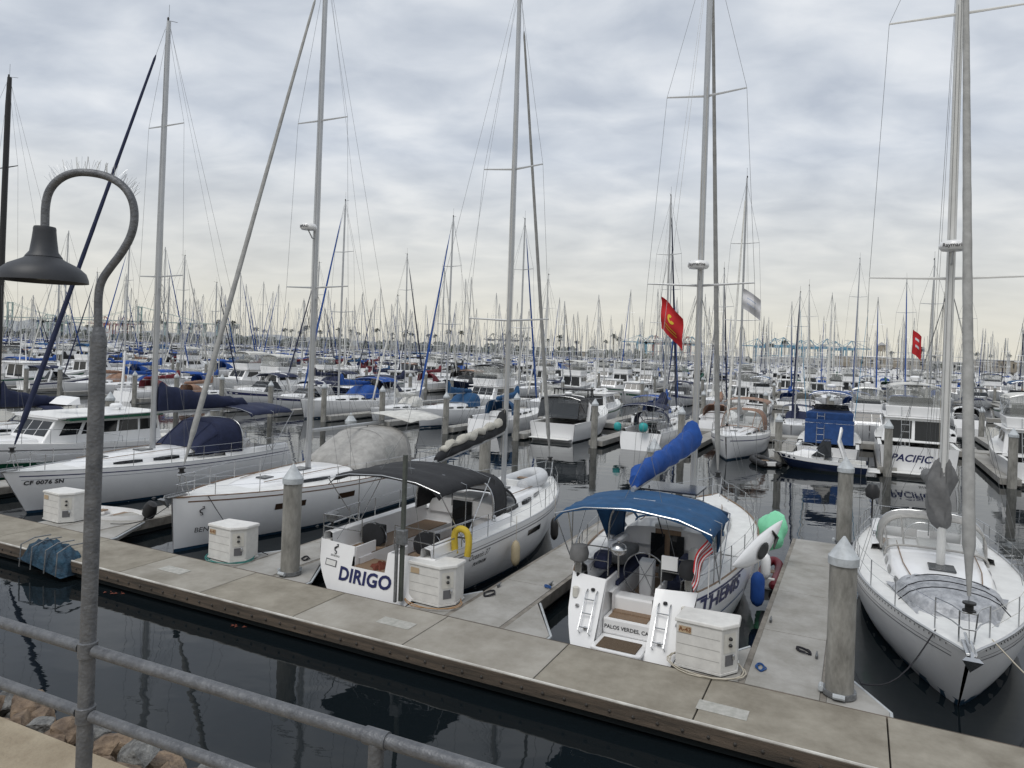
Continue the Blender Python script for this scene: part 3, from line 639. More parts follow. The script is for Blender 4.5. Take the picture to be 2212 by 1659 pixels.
def coil(name,lab,s,t,z,m,r=.2,turns=3,th=.012):
    pts=[]
    for i in range(turns*14): a=i/14*2*pi;pts.append((cos(a)*r*(1+.35*sin(i*.9)),sin(a)*r*.6*(1+.3*cos(i*.7)),th+ (i/14)*th*.8))
    o=MB().tube(pts,th,5).build(name,m);o.location=dk(s,t,z);o.rotation_euler=(0,0,s);tag(o,lab,'rope')
for s,t,lab in ((4.05,3.6,'galvanised cleat on the finger right of the blue bimini boat, near its left edge'),(-2.35,2.4,'galvanised cleat on the finger between the stern-in boats'),(-1.25,3.2,'galvanised cleat with blue line on the finger between the stern-in boats'),(-8.9,2.2,'galvanised cleat on the finger beside the second dock box'),(5.1,2.0,'galvanised cleat with dark line right of the finger by the tall near piling')):
    cleat(s,t,.48,TH+pi/2,lab)
coil('mooring_rope','dark mooring line heaped on the finger behind the near piling',4.85,2.2,.485,rope_b,.16)
coil('mooring_rope','blue mooring line heaped beside the dock box numbered forty three',4.15,.9,.485,rope_bl,.14)
coil('mooring_rope','black mooring line heaped on the dock right of the third dock box',-2.3,1.8,.485,rope_b,.2)
coil('mooring_rope','small blue line end on the finger between the stern-in boats',-1.25,3.0,.5,rope_bl,.1)
coil('mooring_rope','black mooring line heaped by the first large piling',-8.0,1.6,.485,rope_b,.16)
def piling(p,h=3.35,r=.24,lab='',name='piling',group=None,lod=1):
    o=thing(name,lab,'piling',p,0,group)
    MB().lathe([(r,-1),(r,.6),(r*.97,h-.35)],(0,0,0),20 if lod else 8).build('pile_shaft',pilem,o)
    MB().lathe([(r*1.1,h-.5),(r*1.1,h-.36),(r*1.0,h-.34),(.02,h),(.0,h+.005)],(0,0,0),20 if lod else 8).build('cone_cap',capm,o)
    if lod:
        MB().lathe([(r*1.01,.0),(r*1.015,.02),(r*1.01,.34)],(0,0,0),20).build('waterline_growth',antif,o)
        MB().lathe([(r*1.2,.5),(r*1.2,.58)],(0,0,0),20).build('pile_hoop',galv,o)
        for k in range(3):
            a=TH+pi*(.5+.5*k);MB().tube([(cos(a)*r*1.25-.1*sin(a),sin(a)*r*1.25+.1*cos(a),.56),(cos(a)*r*1.25+.1*sin(a),sin(a)*r*1.25-.1*cos(a),.56)],.05,8).build('pile_roller',capm,o)
    return o
for s,t,lab in ((5.55,.5,'tall concrete piling with white cone cap at the right foot of the near finger'),(5.4,12.4,'concrete piling at the water end of the finger right of the blue bimini boat'),(-7.45,.42,'streaked concrete piling beside the second dock box'),(-1.2,12.9,'concrete piling standing in the fairway beyond the boat with the blue bimini'),(-8.3,12.6,'concrete piling beyond the bow of the black bimini sailboat'),(-15.4,12.6,'concrete piling beyond the grey canopy of the bow-in sailboat'),(-24.2,12.6,'concrete piling beyond the stern of the navy canvas sailboat'),(-32.6,12.6,'concrete piling beyond the green striped trawler')):
    piling(dk(s,t,0),lab=lab)
def dockbox(s,t,rz,lab,num=None):
    o=thing('dock_box',lab,'dock box',dk(s,t,.503),rz)
    po=[(-.62,-.30),(.30,-.46),(.60,-.12),(.62,.38),(-.50,.42)];sc=lambda k,dx=0:[(x*k+dx,y*k) for x,y in po]
    hb_=.86
    MB().prism(sc(.93),.04,hb_).build('box_body',boxm,o,False,bev=.015)
    MB().prism(sc(1.0),hb_+.003,hb_+.08,sc(.97)).build('lid',boxm,o,False,bev=.02)
    MB().prism(sc(.96),0,.04).build('plinth',boxm,o,False)
    A=Vector((-.62*.93,-.30*.93,0.04));B_=Vector((.30*.93,-.46*.93,0.04));C_=Vector((.60*.93,-.12*.93,0.04));up=Vector((0,0,hb_-.04))
    q=[A,B_,B_+up,A+up];q2=[B_,C_,C_+up,B_+up]
    for v in (.25,.5,.75): pane(q,.03,.97,v,v+.009,groove,o,'panel_groove',.004)
    pane(q2,.15,.85,.45,.9,cream,o,'utility_panel',.01);pane(q2,.25,.75,.15,.4,graystr,o,'utility_recess',.008)
    for v in (.75,.6):
        c=quadpt(q2,.5,v,.03);MB().lathe([(.035,0),(.04,.03),(.02,.05)],c,10).build('socket',black,o)
    c=quadpt(q2,.7,.3,.03);MB().lathe([(.03,0),(.03,.06),(.015,.09)],c,10).build('water_tap',steel,o)
    pane(q,.06,.34,.77,.93,mat('number plate tan',(.5,.38,.25),.6),o,'number_plate',.012)
    pr=(B_-A).normalized();cc=quadpt(q,.2,.85,.016)
    if num: lettering(num,.12,lambda a,b:cc+pr*a+Vector((0,0,b)),brtxt,o,bold=.003)
    return o
dockbox(3.2,.48,TH+.12,'white dock box numbered A-43 beside the stern of the blue bimini boat','A-43')
dockbox(-3.2,.75,TH+.12,'white dock box beside the transom of the black bimini sailboat')
dockbox(-9.75,.62,TH+.12,'white dock box numbered A-41 below the bow of the grey canopy sailboat','A-41')
dockbox(-17.4,.7,TH+.12,'white dock box nearest the left edge, by the small open dinghy')
for s,t,lab,m in ((3.2,.3,'pale shore power hose coiled around the dock box numbered A-43',rope_w),(-3.2,.55,'tan hose coiled around the dock box by the black bimini boat',mat('tan hose',(.4,.24,.12),.7)),(-9.75,.45,'teal hose coiled round the dock box numbered A-41',mat('teal hose',(.03,.2,.18),.6))):
    pts=[]
    for i in range(44):
        a=i/20*2*pi+2.5;pts.append((.72*cos(a)*(1+.05*sin(i*.7)),.56*sin(a)*(1+.06*cos(i*1.1)),.015+i*.0008))
    o=MB().tube(pts,.012,5).build('hose',m);o.location=dk(s,t+.1,.505);o.rotation_euler=(0,0,TH);tag(o,lab,'hose')
ps=thing('meter_post','thin dark post with meter box beside the black bimini boat stern','post',dk(-3.85,.25,.5),TH)
MB().box(-.045,.045,-.045,.045,0,3.45).build('post',mat('green grey post',(.09,.1,.085),.7,ns=5,c2=(.05,.055,.05)),ps,False,bev=.01)
MB().box(-.12,.12,-.14,.05,1.35,1.7).build('meter_box',galv,ps,False,bev=.02);MB().box(-.1,-.04,-.16,-.1,0,1.35).build('conduit',galv,ps,False)
# ---------------------------------------------------------------- hero boat: blue bimini (stern in)
rA,hA,mA=sloop('sailboat','white sailboat moored stern first with teal blue bimini and bright blue sail cover','sailboat',dk(1.4,.5,0),OUT,
 dict(L=11.4,B=4.0,fs=1.55,fb=1.72,sr=.70,um=.46,tr=.95,rake=.9,kst=.66,bul=.22,notch=(-.55,.55,.42),mx=7.0,mh=19,mr=.12,sp=[(8.6,1.55),(14.2,1.15)],genoa=CAN['furl grey'],gr=.085,cover=CAN['blue'],bl=4.3,bz=(3.85,3.35),cov=(.75,.5,.24,.05,.3),
 dodger=CAN['teal blue'],bimini=CAN['teal blue'],bx=(.5,2.8),bw=1.72,bzt=3.25,bcam=.3,uc=.36,cush=CAN['navy'],wheels=[0],wx=1.9,toem=teak,stripe=[(.9,.93)],stripem=navytxt,cw=1.15,compm=teak,gate=(-.6,.6),dx=(3.3,5.2),dh=1.2,hc=.45,yaw=-.12))
z0=hA.sheer(0)
MB().prism([(-.26,-.36),(-.2,-.54),(.95,-.54),(.95,.54),(-.2,.54),(-.26,.36)],.36,.45).build('swim_step',white,rA,False,bev=.03);MB().box(.55,1.4,-.53,.53,.453,.8).build('stern_step',white,rA,False,bev=.04)
MB().box(.6,1.3,-.42,.42,.803,.815).build('step_tread',teak,rA,False);MB().box(1.1,1.5,-.53,.53,.45,1.12).build('stern_step',white,rA,False,bev=.04)
for y0 in (-.6,.54): MB().loft([(.1,y0,.1),(1.6,y0,.1),(1.6,y0+.06,.1),(.1,y0+.06,.1)],[(.8,y0,z0-.03),(1.6,y0,z0-.03),(1.6,y0+.06,z0-.03),(.8,y0+.06,z0-.03)]).build('stern_step_side',white,rA,False,bev=.02)
MB().box(-.2,.35,-.42,.42,.452,.475).build('door_mat',mat('brown mat',(.12,.085,.055),.95,bump=1),rA,False,bev=.01)
def trans(h,y,z,off=-.012): return (h.tx(y,z,off),y,z)
lettering('PALOS VERDES, CA',.115,lambda a,b:(.542,-a,.62+b),blktxt,rA,bold=.002)
for sd in(1,-1):
    for zz_,yy in ((.6,.8),(.95,1.1),(1.3,.8)): MB().lathe([(.02,-.02),(.05,0),(.04,.04),(.005,.045)],(hA.tx(yy,zz_,-.02),sd*yy,zz_),10).build('through_hull_fitting',black if zz_>1 else steel,rA)
    MB().lathe([(.04,-.12),(.07,-.1),(.07,.1),(.04,.12)],(hA.tx(1.2,1.2,-.05),sd*1.2,1.2),10).build('stern_light',cream,rA)
    m=MB();
    for yy in(.68,.92): m.tube([(hA.tx(yy,.5),sd*yy,.5),(hA.tx(yy,.5)-.12,sd*yy,.6),(hA.tx(yy,1.25)-.12,sd*yy,1.25),(hA.tx(yy,1.25),sd*yy,1.3)],.015,5)
    for q in (.65,.9,1.15): m.tube([(hA.tx(.8,q)-.12,sd*.68,q),(hA.tx(.8,q)-.12,sd*.92,q)],.013,5)
    m.build('stern_handle',steel,rA)
sgn=lambda h,x0,z0_,sd,dirn:(lambda a,b:h.at(x0+dirn*a,z0_+b,sd,.015))
lettering('THEMIS',.42,lambda a,b:hA.at(2.15+a*1.75,1.22+b,-1,.015),navytxt,rA,shear=.15,bold=.012)
hA.band(.5,.52,.05,.36,.012).build('name_flourish',CAN['teal blue'],rA)
for sd in(1,-1): MB().tube([(1.0,sd*1.35,z0),(1.0,sd*1.6,2.9)],.018,6).build('arch_pole',steel,rA)
MB().lathe([(.01,0),(.14,.04),(.2,.13),(.2,.16),(.15,.25),(.03,.3),(.03,.34)],(.95,.35,z0+.5),16).build('round_grill',steel,rA)
MB().tube([(1.0,.35,z0+.0),(.95,.35,z0+.5)],.02,6).build('grill_post',steel,rA)
MB().box(.98,1.04,-.95,-.6,z0+.35,z0+.65).build('instrument_panel',white,rA,False,bev=.01)
for yy in (-1.05,-.65,.85):
    MB().box(1.15,1.6,yy-.17,yy+.17,z0+.05,z0+.42).build('stowed_cushion',CAN['navy'] if yy!=-.65 else CAN['dark grey'],rA,bev=.08)
MB().box(2.2,3.6,.6,1.05,z0-.1,z0+.15).build('cockpit_cushion',CAN['grey'],rA,bev=.08);MB().box(2.4,3.2,-1.0,-.6,z0-.1,z0+.2).build('cockpit_cushion',CAN['navy'],rA,bev=.08)
MB().lathe([(.09,0),(.12,.05),(.12,.35),(.05,.42)],(1.9,-1.1,z0+.25),12).build('rope_bag',cream,rA)
for yy,xx,lab in ((1.25,.9,'dark covered outboard motor clamped on the left stern rail of the blue bimini boat'),(-1.2,.95,'black outboard motor clamped on the right stern rail of the blue bimini boat')):
    q=rA.matrix_basis@Vector((xx,yy,z0-.05));o=thing('outboard_motor',lab,'outboard motor',q,OUT)
    MB().lathe([(.1,.3),(.2,.36),(.22,.5),(.17,.66),(.03,.7)],(0,0,0),14,sx=1.2).build('cowling',CAN['grey'] if yy>0 else CAN['dark grey'],o)
    MB().tube([(0,0,.32),(0,0,-.3)],.05,8).build('shaft',black,o);MB().box(-.05,.12,-.08,.08,.05,.3).build('clamp',steel,o,bev=.02)
MB().box(3.3,4.5,-.85,.85,3.12,3.16).build('solar_panel',mat('solar panel',(.02,.03,.05),.15),rA,False)
for yy in (-.8,.8):
    for xx in(3.4,4.4): MB().tube([(xx,yy,2.5),(xx,yy,3.12)],.015,5).build('solar_panel_frame',steel,rA)
for sd in(1,-1):
    MB().grid([[ (3.3,sd*1.35,z0+.15),(4.6,sd*1.25,z0+.3)],[(2.8,sd*1.68,2.9),(3.4,sd*1.35,2.85)]]).build('side_curtain',CAN['teal blue'],rA)
MB().box(1.2,1.75,-.25,.25,3.2,3.215).build('bimini_patch',whtf,rA,False)
radar(mA,7.0-.35,9.05,0,'Raymarine',1)
for yy in (.25,-.25):
    MB().box(4.0,4.03,yy-.18,yy+.18,z0-.45,z0+.35).build('companionway_door',glass,rA,False)
def fender(boat,x,y,z,lab,m=white,r=.13,l=.6):
    q=boat.matrix_basis@Vector((x,y,z));o=thing('fender',lab,'fender',q,boat.rotation_euler[2])
    MB().lathe([(.03,-l/2-.06),(r*.7,-l/2),(r,-l/2+.12),(r,l/2-.12),(r*.7,l/2),(.03,l/2+.06)],(0,0,0),14).build('fender_body',m,o)
    MB().tube([(0,0,l/2),(0,0,l/2+.75)],.008,4).build('fender_line',rope_w,o)
fender(rA,4.6,-2.17,.72,'blue fender hanging on the right side of the blue bimini boat',CAN['blue'],.17,.75)
fender(rA,6.5,-2.15,.8,'white fender hanging near the kayak on the blue bimini boat')
fender(rA,3.,2.05,.8,'white fender hanging on the left side of the blue bimini boat')
o=thing('kayak','white kayak slung diagonally outside the right rail of the blue bimini boat','kayak',dk(3.68,4.2,1.98),0)
o.rotation_euler=(Matrix.Rotation(OUT-.28,4,'Z')@Matrix.Rotation(-.2,4,'Y')).to_euler()
g=[]
for i in range(17):
    t=i/16;x=-1.45+2.9*t;wv=max(.02,sin(pi*t))**.75;up=.16*(2*t-1)**2
    g.append([(x,.12*wv*cos(a),up+.3*wv*sin(a)) for a in [2*pi*j/12 for j in range(12)]])
MB().grid(g,True,True).build('kayak_hull',white,o);MB().lathe([(.04,0),(.14,.0),(.18,.02),(.15,.04),(.1,.03)],(0,0,0),14,sx=1.8).xf(Matrix.Translation((-.1,-.12,.0))@Matrix.Rotation(pi/2,4,'X')).build('kayak_cockpit',black,o)
MB().tube([(.55,-.11,.25),(.75,-.13,.0),(.55,-.12,-.2)],[.02,.05,.02],6).build('kayak_strap',black,o)
q=rA.matrix_basis@Vector((7.8,-2.15,1.5));g=[];rr=random.Random(2)
for i in range(13):
    z=-.62+i*.1;f=max(.05,sin(pi*(i+.6)/13.4))**.6;g.append([(.46*f*cos(a)*(1+.14*sin(a*3+i)),.3*f*sin(a)*(1+.14*cos(a*4+i*.7)),z) for a in [2*pi*j/18 for j in range(18)]])
o=MB().grid(g,True,True).build('covered_bag',mint);o.location=q;o.rotation_euler=(.15,-.35,OUT+.9);tag(o,'mint green covered bundle tied to the rail behind the kayak','bag')
def flag(p,wd,hg,rz,lab,m,extra=None,droop=.5,name='flag',pole=None):
    o=thing(name,lab,'flag',p,rz)
    def fp(u,v,off=0): return (wd*u*(1-.25*droop),.12*wd*sin(u*7+v*2)+.05*sin(v*8)+off,-hg*v-droop*wd*u**1.2)
    MB().grid([[fp(i/12,j/10) for j in range(11)] for i in range(13)]).build('cloth',m,o)
    if extra: extra(o,fp)
    if pole: MB().tube(pole,.012,6).build('flag_pole',alu_w,o)
    return o
def redx(o,fp):
    for sg in(1,-1):
        MB().grid([[fp(.5+.16*cos(a)*r_,.42+.12*sin(a)*r_,.012*sg) for r_ in (.35,1)] for a in [2*pi*i/14 for i in range(12)]]).build('emblem',yelf,o)
        for v in(.68,.78): MB().grid([[fp(.25+.5*i/8,v+.03*j,.014*sg) for j in (0,1)] for i in range(9)]).build('print_band',yelf,o)
pf=atY(1428,640,19.);flag(pf,.75,.85,-.5,'red flag with yellow emblem flying below the spreader of the blue bimini boat',redf,redx,.8)
o=MB().tube([atY(1442,560,19.),atY(1428,640,19.),atY(1408,930,19.)],.004,3).build('flag_halyard',wire);tag(o,'thin flag halyard carrying the red flag','line')
def usx(o,fp):
    for s_ in (1,-1):
        for k in range(6): MB().grid([[fp(i/12,(2*k+1)/13+j/13.,.006*s_) for j in(0,1)] for i in range(13)]).build('white_stripe',whtf,o)
        MB().grid([[fp(i/12*.42,j/13.,.009*s_) for j in range(8)] for i in range(7)]).build('blue_canton',bluef,o)
q=rA.matrix_basis@Vector((.9,-1.62,z0+1.35));flag(q,.62,.42,OUT+pi*.75,'small striped national flag on the stern rail of the blue bimini boat',redf,usx,1.3,pole=[(0,0,.03),(0,0,-1.4)])
pf=atY(1605,622,21.);flag(pf,.6,.6,-.4,'white flag with blue print flying right of the blue bimini boat mast',whtf,lambda o,fp:[MB().grid([[fp(.25+.5*i/6,.35+.3*j,.008*s_) for j in(0,1)] for i in range(7)]).build('emblem',mat('pale blue print',(.3,.36,.5),.8),o) for s_ in (1,-1)],.6)
def inflatable(p,rz,lab,m,L=2.6,W_=1.3,r=.2,floor=rubg,name='inflatable_dinghy'):
    o=thing(name,lab,'dinghy',p,rz)
    pts=[(-L/2,-W_/2+r,0),(L*.2,-W_/2+r,0),(L*.42,-W_*.25,.06),(L*.5,0,.12),(L*.42,W_*.25,.06),(L*.2,W_/2-r,0),(-L/2,W_/2-r,0)]
    pts=chaikin([Vector(q) for q in pts],2)
    MB().tube(pts,[r*.5]+[r]*(len(pts)-2)+[r*.5],12).build('inflatable_tube',m,o);MB().prism([(-L*.45,-W_*.35),(L*.3,-W_*.35),(L*.4,0),(L*.3,W_*.35),(-L*.45,W_*.35)],-.14,-.08).build('floor',floor,o,False)
    MB().box(-L*.43,-L*.38,-W_*.33,W_*.33,-.15,.16).build('transom_board',white2,o,bev=.01);MB().box(-.1,.15,-W_*.36,W_*.36,.06,.1).build('thwart',teak,o,bev=.01)
    return o
inflatable(dk(3.5,8.6,.15),OUT,'dark red inflatable dinghy floating beside the long right finger',mat('red rubber',(.15,.01,.02),.5),2.4,.7,.13)
# ---------------------------------------------------------------- hero boat: dark bimini
rB,hB,mB=sloop('sailboat','white sailboat moored stern first with dark grey bimini and loose cream mainsail','sailboat',dk(-4.95,.35,0),OUT,
 dict(L=11.6,B=3.95,fs=1.48,fb=1.62,sr=.88,tr=.36,rake=.15,kst=.42,bul=.2,notch=(-.5,.5,1.02),mx=7.35,mh=19,mr=.11,sp=[(7.5,1.5),(12.6,1.1)],genoa=CAN['furl grey'],gr=.07,cover=CAN['dark grey'],bl=4.2,bz=(3.85,3.35),cov=(.34,.26,.15),
 dodger=CAN['dark grey'],dwin=smoke,bimini=CAN['dark grey'],bx=(.5,3.1),bw=1.7,bzt=3.3,bcam=.24,uc=.4,wheels=[-.85,.85],wx=1.4,toem=alu,stripe=[(.84,.86),(.9,.91)],stripem=graystr,cw=1.45,gate=(-.5,.5),dx=(4.1,5.9),dh=1.15,hc=.42,pedm=CAN['dark grey'],mastm=alu,bootm=boot))
z0=hB.sheer(0)
lettering('DIRIGO',.43,lambda a,b:trans(hB,-a*1.05+.06,.79+b,-.018),navytxt,rB,bold=.014,sp=1.05)
MB().box(.1,.9,-.48,.48,.93,1.01).build('swim_step',teak,rB,False);
for y0 in(-.52,.48): MB().box(.2,1.,y0,y0+.04,.9,z0-.02).build('stern_step_side',white,rB,False)
cv=[(0,.11),(.045,.12),(.05,.075),(.0,.055),(-.045,.02),(-.03,-.03),(.02,-.05),(.03,-.09),(-.01,-.11),(-.03,-.085)]
m=MB();m.tube([trans(hB,1.1-a*1.1,1.32+b_*1.0,-.02) for a,b_ in cv],[.008,.014,.016,.02,.022,.02,.016,.012,.008,.006],5);m.build('curl_logo',blktxt,rB)
lettering('BENETEAU',.065,lambda a,b:trans(hB,1.1-a,1.16+b,-.016),blktxt,rB)
for (y0,y1,za,zb_,m_,of) in ((1.4,1.0,.9,1.06,graystr,-.014),(1.37,1.03,.92,1.04,white2,-.02)):
    MB().face([trans(hB,y0,za,of),trans(hB,y1,za,of),trans(hB,y1,zb_,of),trans(hB,y0,zb_,of)]).build('shower_hatch',m_,rB,False)
lettering('Oceanis 37',.22,sgn(hB,2.3,1.12,-1,1),blktxt,rB,shear=.35)
lettering('PLATINUM',.13,sgn(hB,2.4,.9,-1,1),blktxt,rB,shear=.3,bold=.003)
def hullwin(root,h,x0,x1,z0_,z1_,sds=(1,-1),m=glass):
    for sd in sds:
        g=[[h.at(x0+(x1-x0)*i/6,z,sd,.012) for z in (z0_,z1_)] for i in range(7)]
        MB().grid(g if sd<0 else [r[::-1] for r in g]).build('hull_window',m,root,False)
hullwin(rB,hB,5.2,6.2,1.0,1.16)
m=MB();pts=[(7.1-.16*i,.03*sin(i*1.9),4.12-.021*i+.04*sin(i*1.3)) for i in range(25)]
m.tube(pts,[.06]+[.11+.03*sin(i*1.7)+.015*sin(i*.6) for i in range(23)]+[.04],9,sq=1.1);m.build('mainsail',sailcl,rB)
for y in(-.85,.85): MB().lathe([(.01,-.02),(.3,-.02),(.33,0),(.3,.02),(.01,.02)],(0,0,0),16,sy=1.2).xf(Matrix.Translation((1.32,y,1.45))@Matrix.Rotation(pi/2,4,'Y')).build('wheel_cover',CAN['dark grey'],rB)
q=rB.matrix_basis@Vector((1.3,-1.9,z0+.22));o=thing('rescue_sling','yellow horseshoe rescue sling hung on the right stern rail of the dark bimini boat','life sling',q,OUT+.2)
MB().tube(chaikin([Vector(p) for p in ((0,-.16,-.34),(0,-.2,.0),(0,-.14,.28),(0,.08,.34),(0,.2,.2),(0,.18,-.1),(0,.16,-.3))],2),.085,10).build('foam_loop',yel,o)
MB().tube([(0,-.15,.1),(0,.18,.1)],.02,4).build('strap',black,o)
q=rB.matrix_basis@Vector((.4,-.1,1.08))
m=MB();m.grid([[(.2*cos(2*pi*i/12)*(1-j/4)*(1+.3*sin(i*2.3)),.32*sin(2*pi*i/12)*(1-j/4)*(1+.25*cos(i*3.1)),.13*(j/4)**.7+.03*sin(i*3+j*2)-.07) for i in range(12)] for j in range(5)],True)
o=m.build('crumpled_cloth',rust);o.location=q;tag(o,'rust red crumpled cloth on the stern step above the blue boat name','cloth')
inflatable(rB.matrix_basis@Vector((9.0,.0,hB.sheer(.8)+.3)),OUT,'pale grey inflatable dinghy lashed on the foredeck of the dark bimini boat',rubg,2.3,1.3,.22)
fender(rB,4.,-2.12,.8,'tan fender hanging amidships on the dark bimini boat',mat('tan fender',(.45,.38,.25),.6));fender(rB,7.,-2.05,.85,'black fender near the bow of the dark bimini boat',black);
q=rB.matrix_basis@Vector((.6,1.6,z0+.2));o=thing('outboard_motor','small outboard motor clamped on the left stern rail of the dark bimini boat','outboard motor',q,OUT)
MB().lathe([(.08,.2),(.14,.26),(.15,.4),(.03,.46)],(0,0,0),12,sx=1.3).build('cowling',galv,o);MB().tube([(0,0,.2),(0,0,-.3)],.035,7).build('shaft',black,o)
for sd in(1,-1): MB().grid([[(3.1,sd*1.65,3.05),(4.1,sd*1.35,2.75)],[(3.1,sd*1.65,2.9),(4.1,sd*1.36,2.6)]]).build('canvas_bridge',CAN['dark grey'],rB)
# ---------------------------------------------------------------- hero boat: bow-in with light grey canopy
Lc=12.8
rC,hC,mC=sloop('sailboat','large white sailboat moored bow first with light grey cockpit canopy and dome radar','sailboat',dk(-12.85,1.1+Lc,0),INN,
 dict(L=Lc,B=4.1,fs=1.42,fb=1.68,sr=.85,tr=.2,rake=.12,mx=Lc-5.9,mh=21,mr=.12,sp=[(8.6,1.5),(14.9,1.2)],genoa=CAN['furl grey'],gr=.085,bl=4.4,bz=(3.3,3.3),cover=None,
 dodger=None,uc=.34,toem=brownstr,stripe=[(.9,.925)],stripem=brownstr,hc=.36,cf=.8,cw=1.4,cabk=dict(wins=((.1,.4),(.45,.72)))))
radar(mC,mC['mx']+.42,10.7,0,'SIMRAD',-1)
xb=.34*Lc-.4;zc_=hC.sheer(.3)
af=(lambda s:xb+1.8-3.4*s,lambda s:1.45+.12*s,lambda s:.25+1.25*min(1,s*1.8)**.75-.025*sin(s*9)**2,lambda s:zc_+.1)
arch_surf(*af,0,pi,0,1,16,14,pw=.7).build('cockpit_canopy',CAN['light grey'],rC,solid=.012)
arch_surf(*af,.12,.5,.5,.68,4,4,.015,pw=.7).build('canopy_window',clear,rC)
for s in (.28,.55,.8,1.): MB().tube([(af[0](s),(af[1](s)+.005)*(abs(cos(a))**.7)*(1 if cos(a)>=0 else -1),af[3](s)+(af[2](s)+.005)*(abs(sin(a))**.7)) for a in [pi*i/16 for i in range(17)]],.012,5).build('canopy_seam',CAN['furl grey'],rC)
m=MB();m.grid([[(xb-1.2-.45*i,1.75*j,3.6-.25*abs(j)**1.5-.03*sin(i*1.7+j*2)) for j in (-1,-.6,-.2,.2,.6,1)] for i in range(7)]);m.build('sun_awning',CAN['white'],rC,solid=.01)
for s in(1,-1): MB().tube([(xb-3.8,s*1.7,zc_),(xb-3.8,s*1.7,3.4)],.015,5).build('awning_pole',steel,rC)
bronze=mat('bronze window',(.05,.03,.02),.1)
hullwin(rC,hC,8.8,9.9,.95,1.15,(1,),bronze);hullwin(rC,hC,6.6,7.4,.95,1.15,(1,),bronze)
lettering('BENETEAU',.22,sgn(hC,Lc-1.15,.6,1,-1),blktxt,rC)
m=MB();m.tube([hC.at(Lc-.75-a*1.2,1.2+b_*1.2,1,.02) for a,b_ in cv],[.008,.014,.016,.02,.022,.02,.016,.012,.008,.006],5);m.build('curl_logo',blktxt,rC)
def anchor(root,L,z,m=galv):
    MB().tube([(L-.7,0,z+.1),(L+.25,0,z+.08),(L+.3,0,z-.05)],.03,6).build('anchor_shank',m,root)
    MB().loft([(L+.38,-.16,z-.02),(L+.1,0,z-.32),(L+.12,0,z-.3),(L+.38,.16,z-.02)],[(L+.3,-.1,z+.02),(L+.05,0,z-.1),(L+.07,0,z-.1),(L+.3,.1,z+.02)]).build('anchor',m,root,False)
    MB().box(L-.5,L+.2,-.09,.09,z,z+.05).build('bow_roller',steel,root,bev=.01)
anchor(rC,Lc,hC.sheer(1)+.02)
for sd,s_,t_ in ((1,-9.0,1.2),(-1,-15.5,1.0)):
    p0=rC.matrix_basis@Vector((Lc-.9,sd*.5,1.66));p1=dk(s_,t_,.55);o=MB().tube([p0.lerp(p1,i/8)-Vector((0,0,.35*sin(pi*i/8))) for i in range(9)],.013,5).build('mooring_line',rope_b);tag(o,f'black bow line of the grey canopy sailboat running to the {"right" if sd>0 else "left"} dock','rope')
# ---------------------------------------------------------------- hero boat: navy canvas
Ld=13.0
rD,hD,mD=sloop('sailboat','white sailboat moored bow first with navy canvas, navy furled sail and registration number','sailboat',dk(-21.15,.8+Ld,0),INN,
 dict(L=Ld,B=3.9,fs=1.3,fb=1.6,sr=.75,tr=.6,rake=.9,mx=Ld-5.9,mh=20,mr=.13,sp=[(9.1,1.35),(15.5,1.1)],genoa=CAN['navy'],gr=.09,cover=CAN['navy'],bl=4.9,bz=(3.45,3.4),cov=(1.3,.4,.26,.04,.15),
 dodger=CAN['navy'],dwin=CAN['navy'],dw=.38,bimini=CAN['navy'],bx=(.7,3.4),bw=1.8,bzt=3.45,uc=.34,stripe=[(.88,.905),(.8,.807)],stripem=navytxt,dh=1.45,dx=(3.6,6.0),hc=.45,bootm=boot))
lettering('CF 0076 SN',.2,sgn(hD,Ld-1.15,1.15,1,-1),blktxt,rD,bold=.008,sp=1.1)
anchor(rD,Ld,hD.sheer(1)+.02)
# ---------------------------------------------------------------- green striped trawler
rT,hT=motor('motor_yacht','white trawler yacht with green stripe and long row of dark windows','motor yacht',dk(-28.9,1.6+13.4,0),INN,dict(type='trawler',L=13.4,B=4.3,fs=1.15,fb=1.9,can=CAN['navy'],hx=(3.2,9.4),hh=1.25,side=((.03,.2),(.22,.4),(.42,.58),(.61,.72),(.75,.9)),bootm=greenh,str=None),1)
hT.band(.3,.46,0,.98).build('hull_stripe',greenh,rT);hT.band(.8,.83,0,.98).build('rub_rail',graystr,rT)
MB().box(3.1,8.6,-1.93,1.93,hT.sheer(.4)+1.345,hT.sheer(.4)+1.39).build('roof_edge_stripe',white,rT,False)
MB().box(3.3,8.2,-1.94,1.94,hT.sheer(.4)+1.2,hT.sheer(.4)+1.33).build('roof_band',greenh,rT,False)
MB().loft([(7.0,-.8,3.15),(7.6,-.7,3.15),(7.6,.7,3.15),(7.0,.8,3.15)],[(7.0,-.7,3.5),(7.3,-.6,3.45),(7.3,.6,3.4),(7.0,.7,3.5)]).build('roof_pod',white,rT,False)
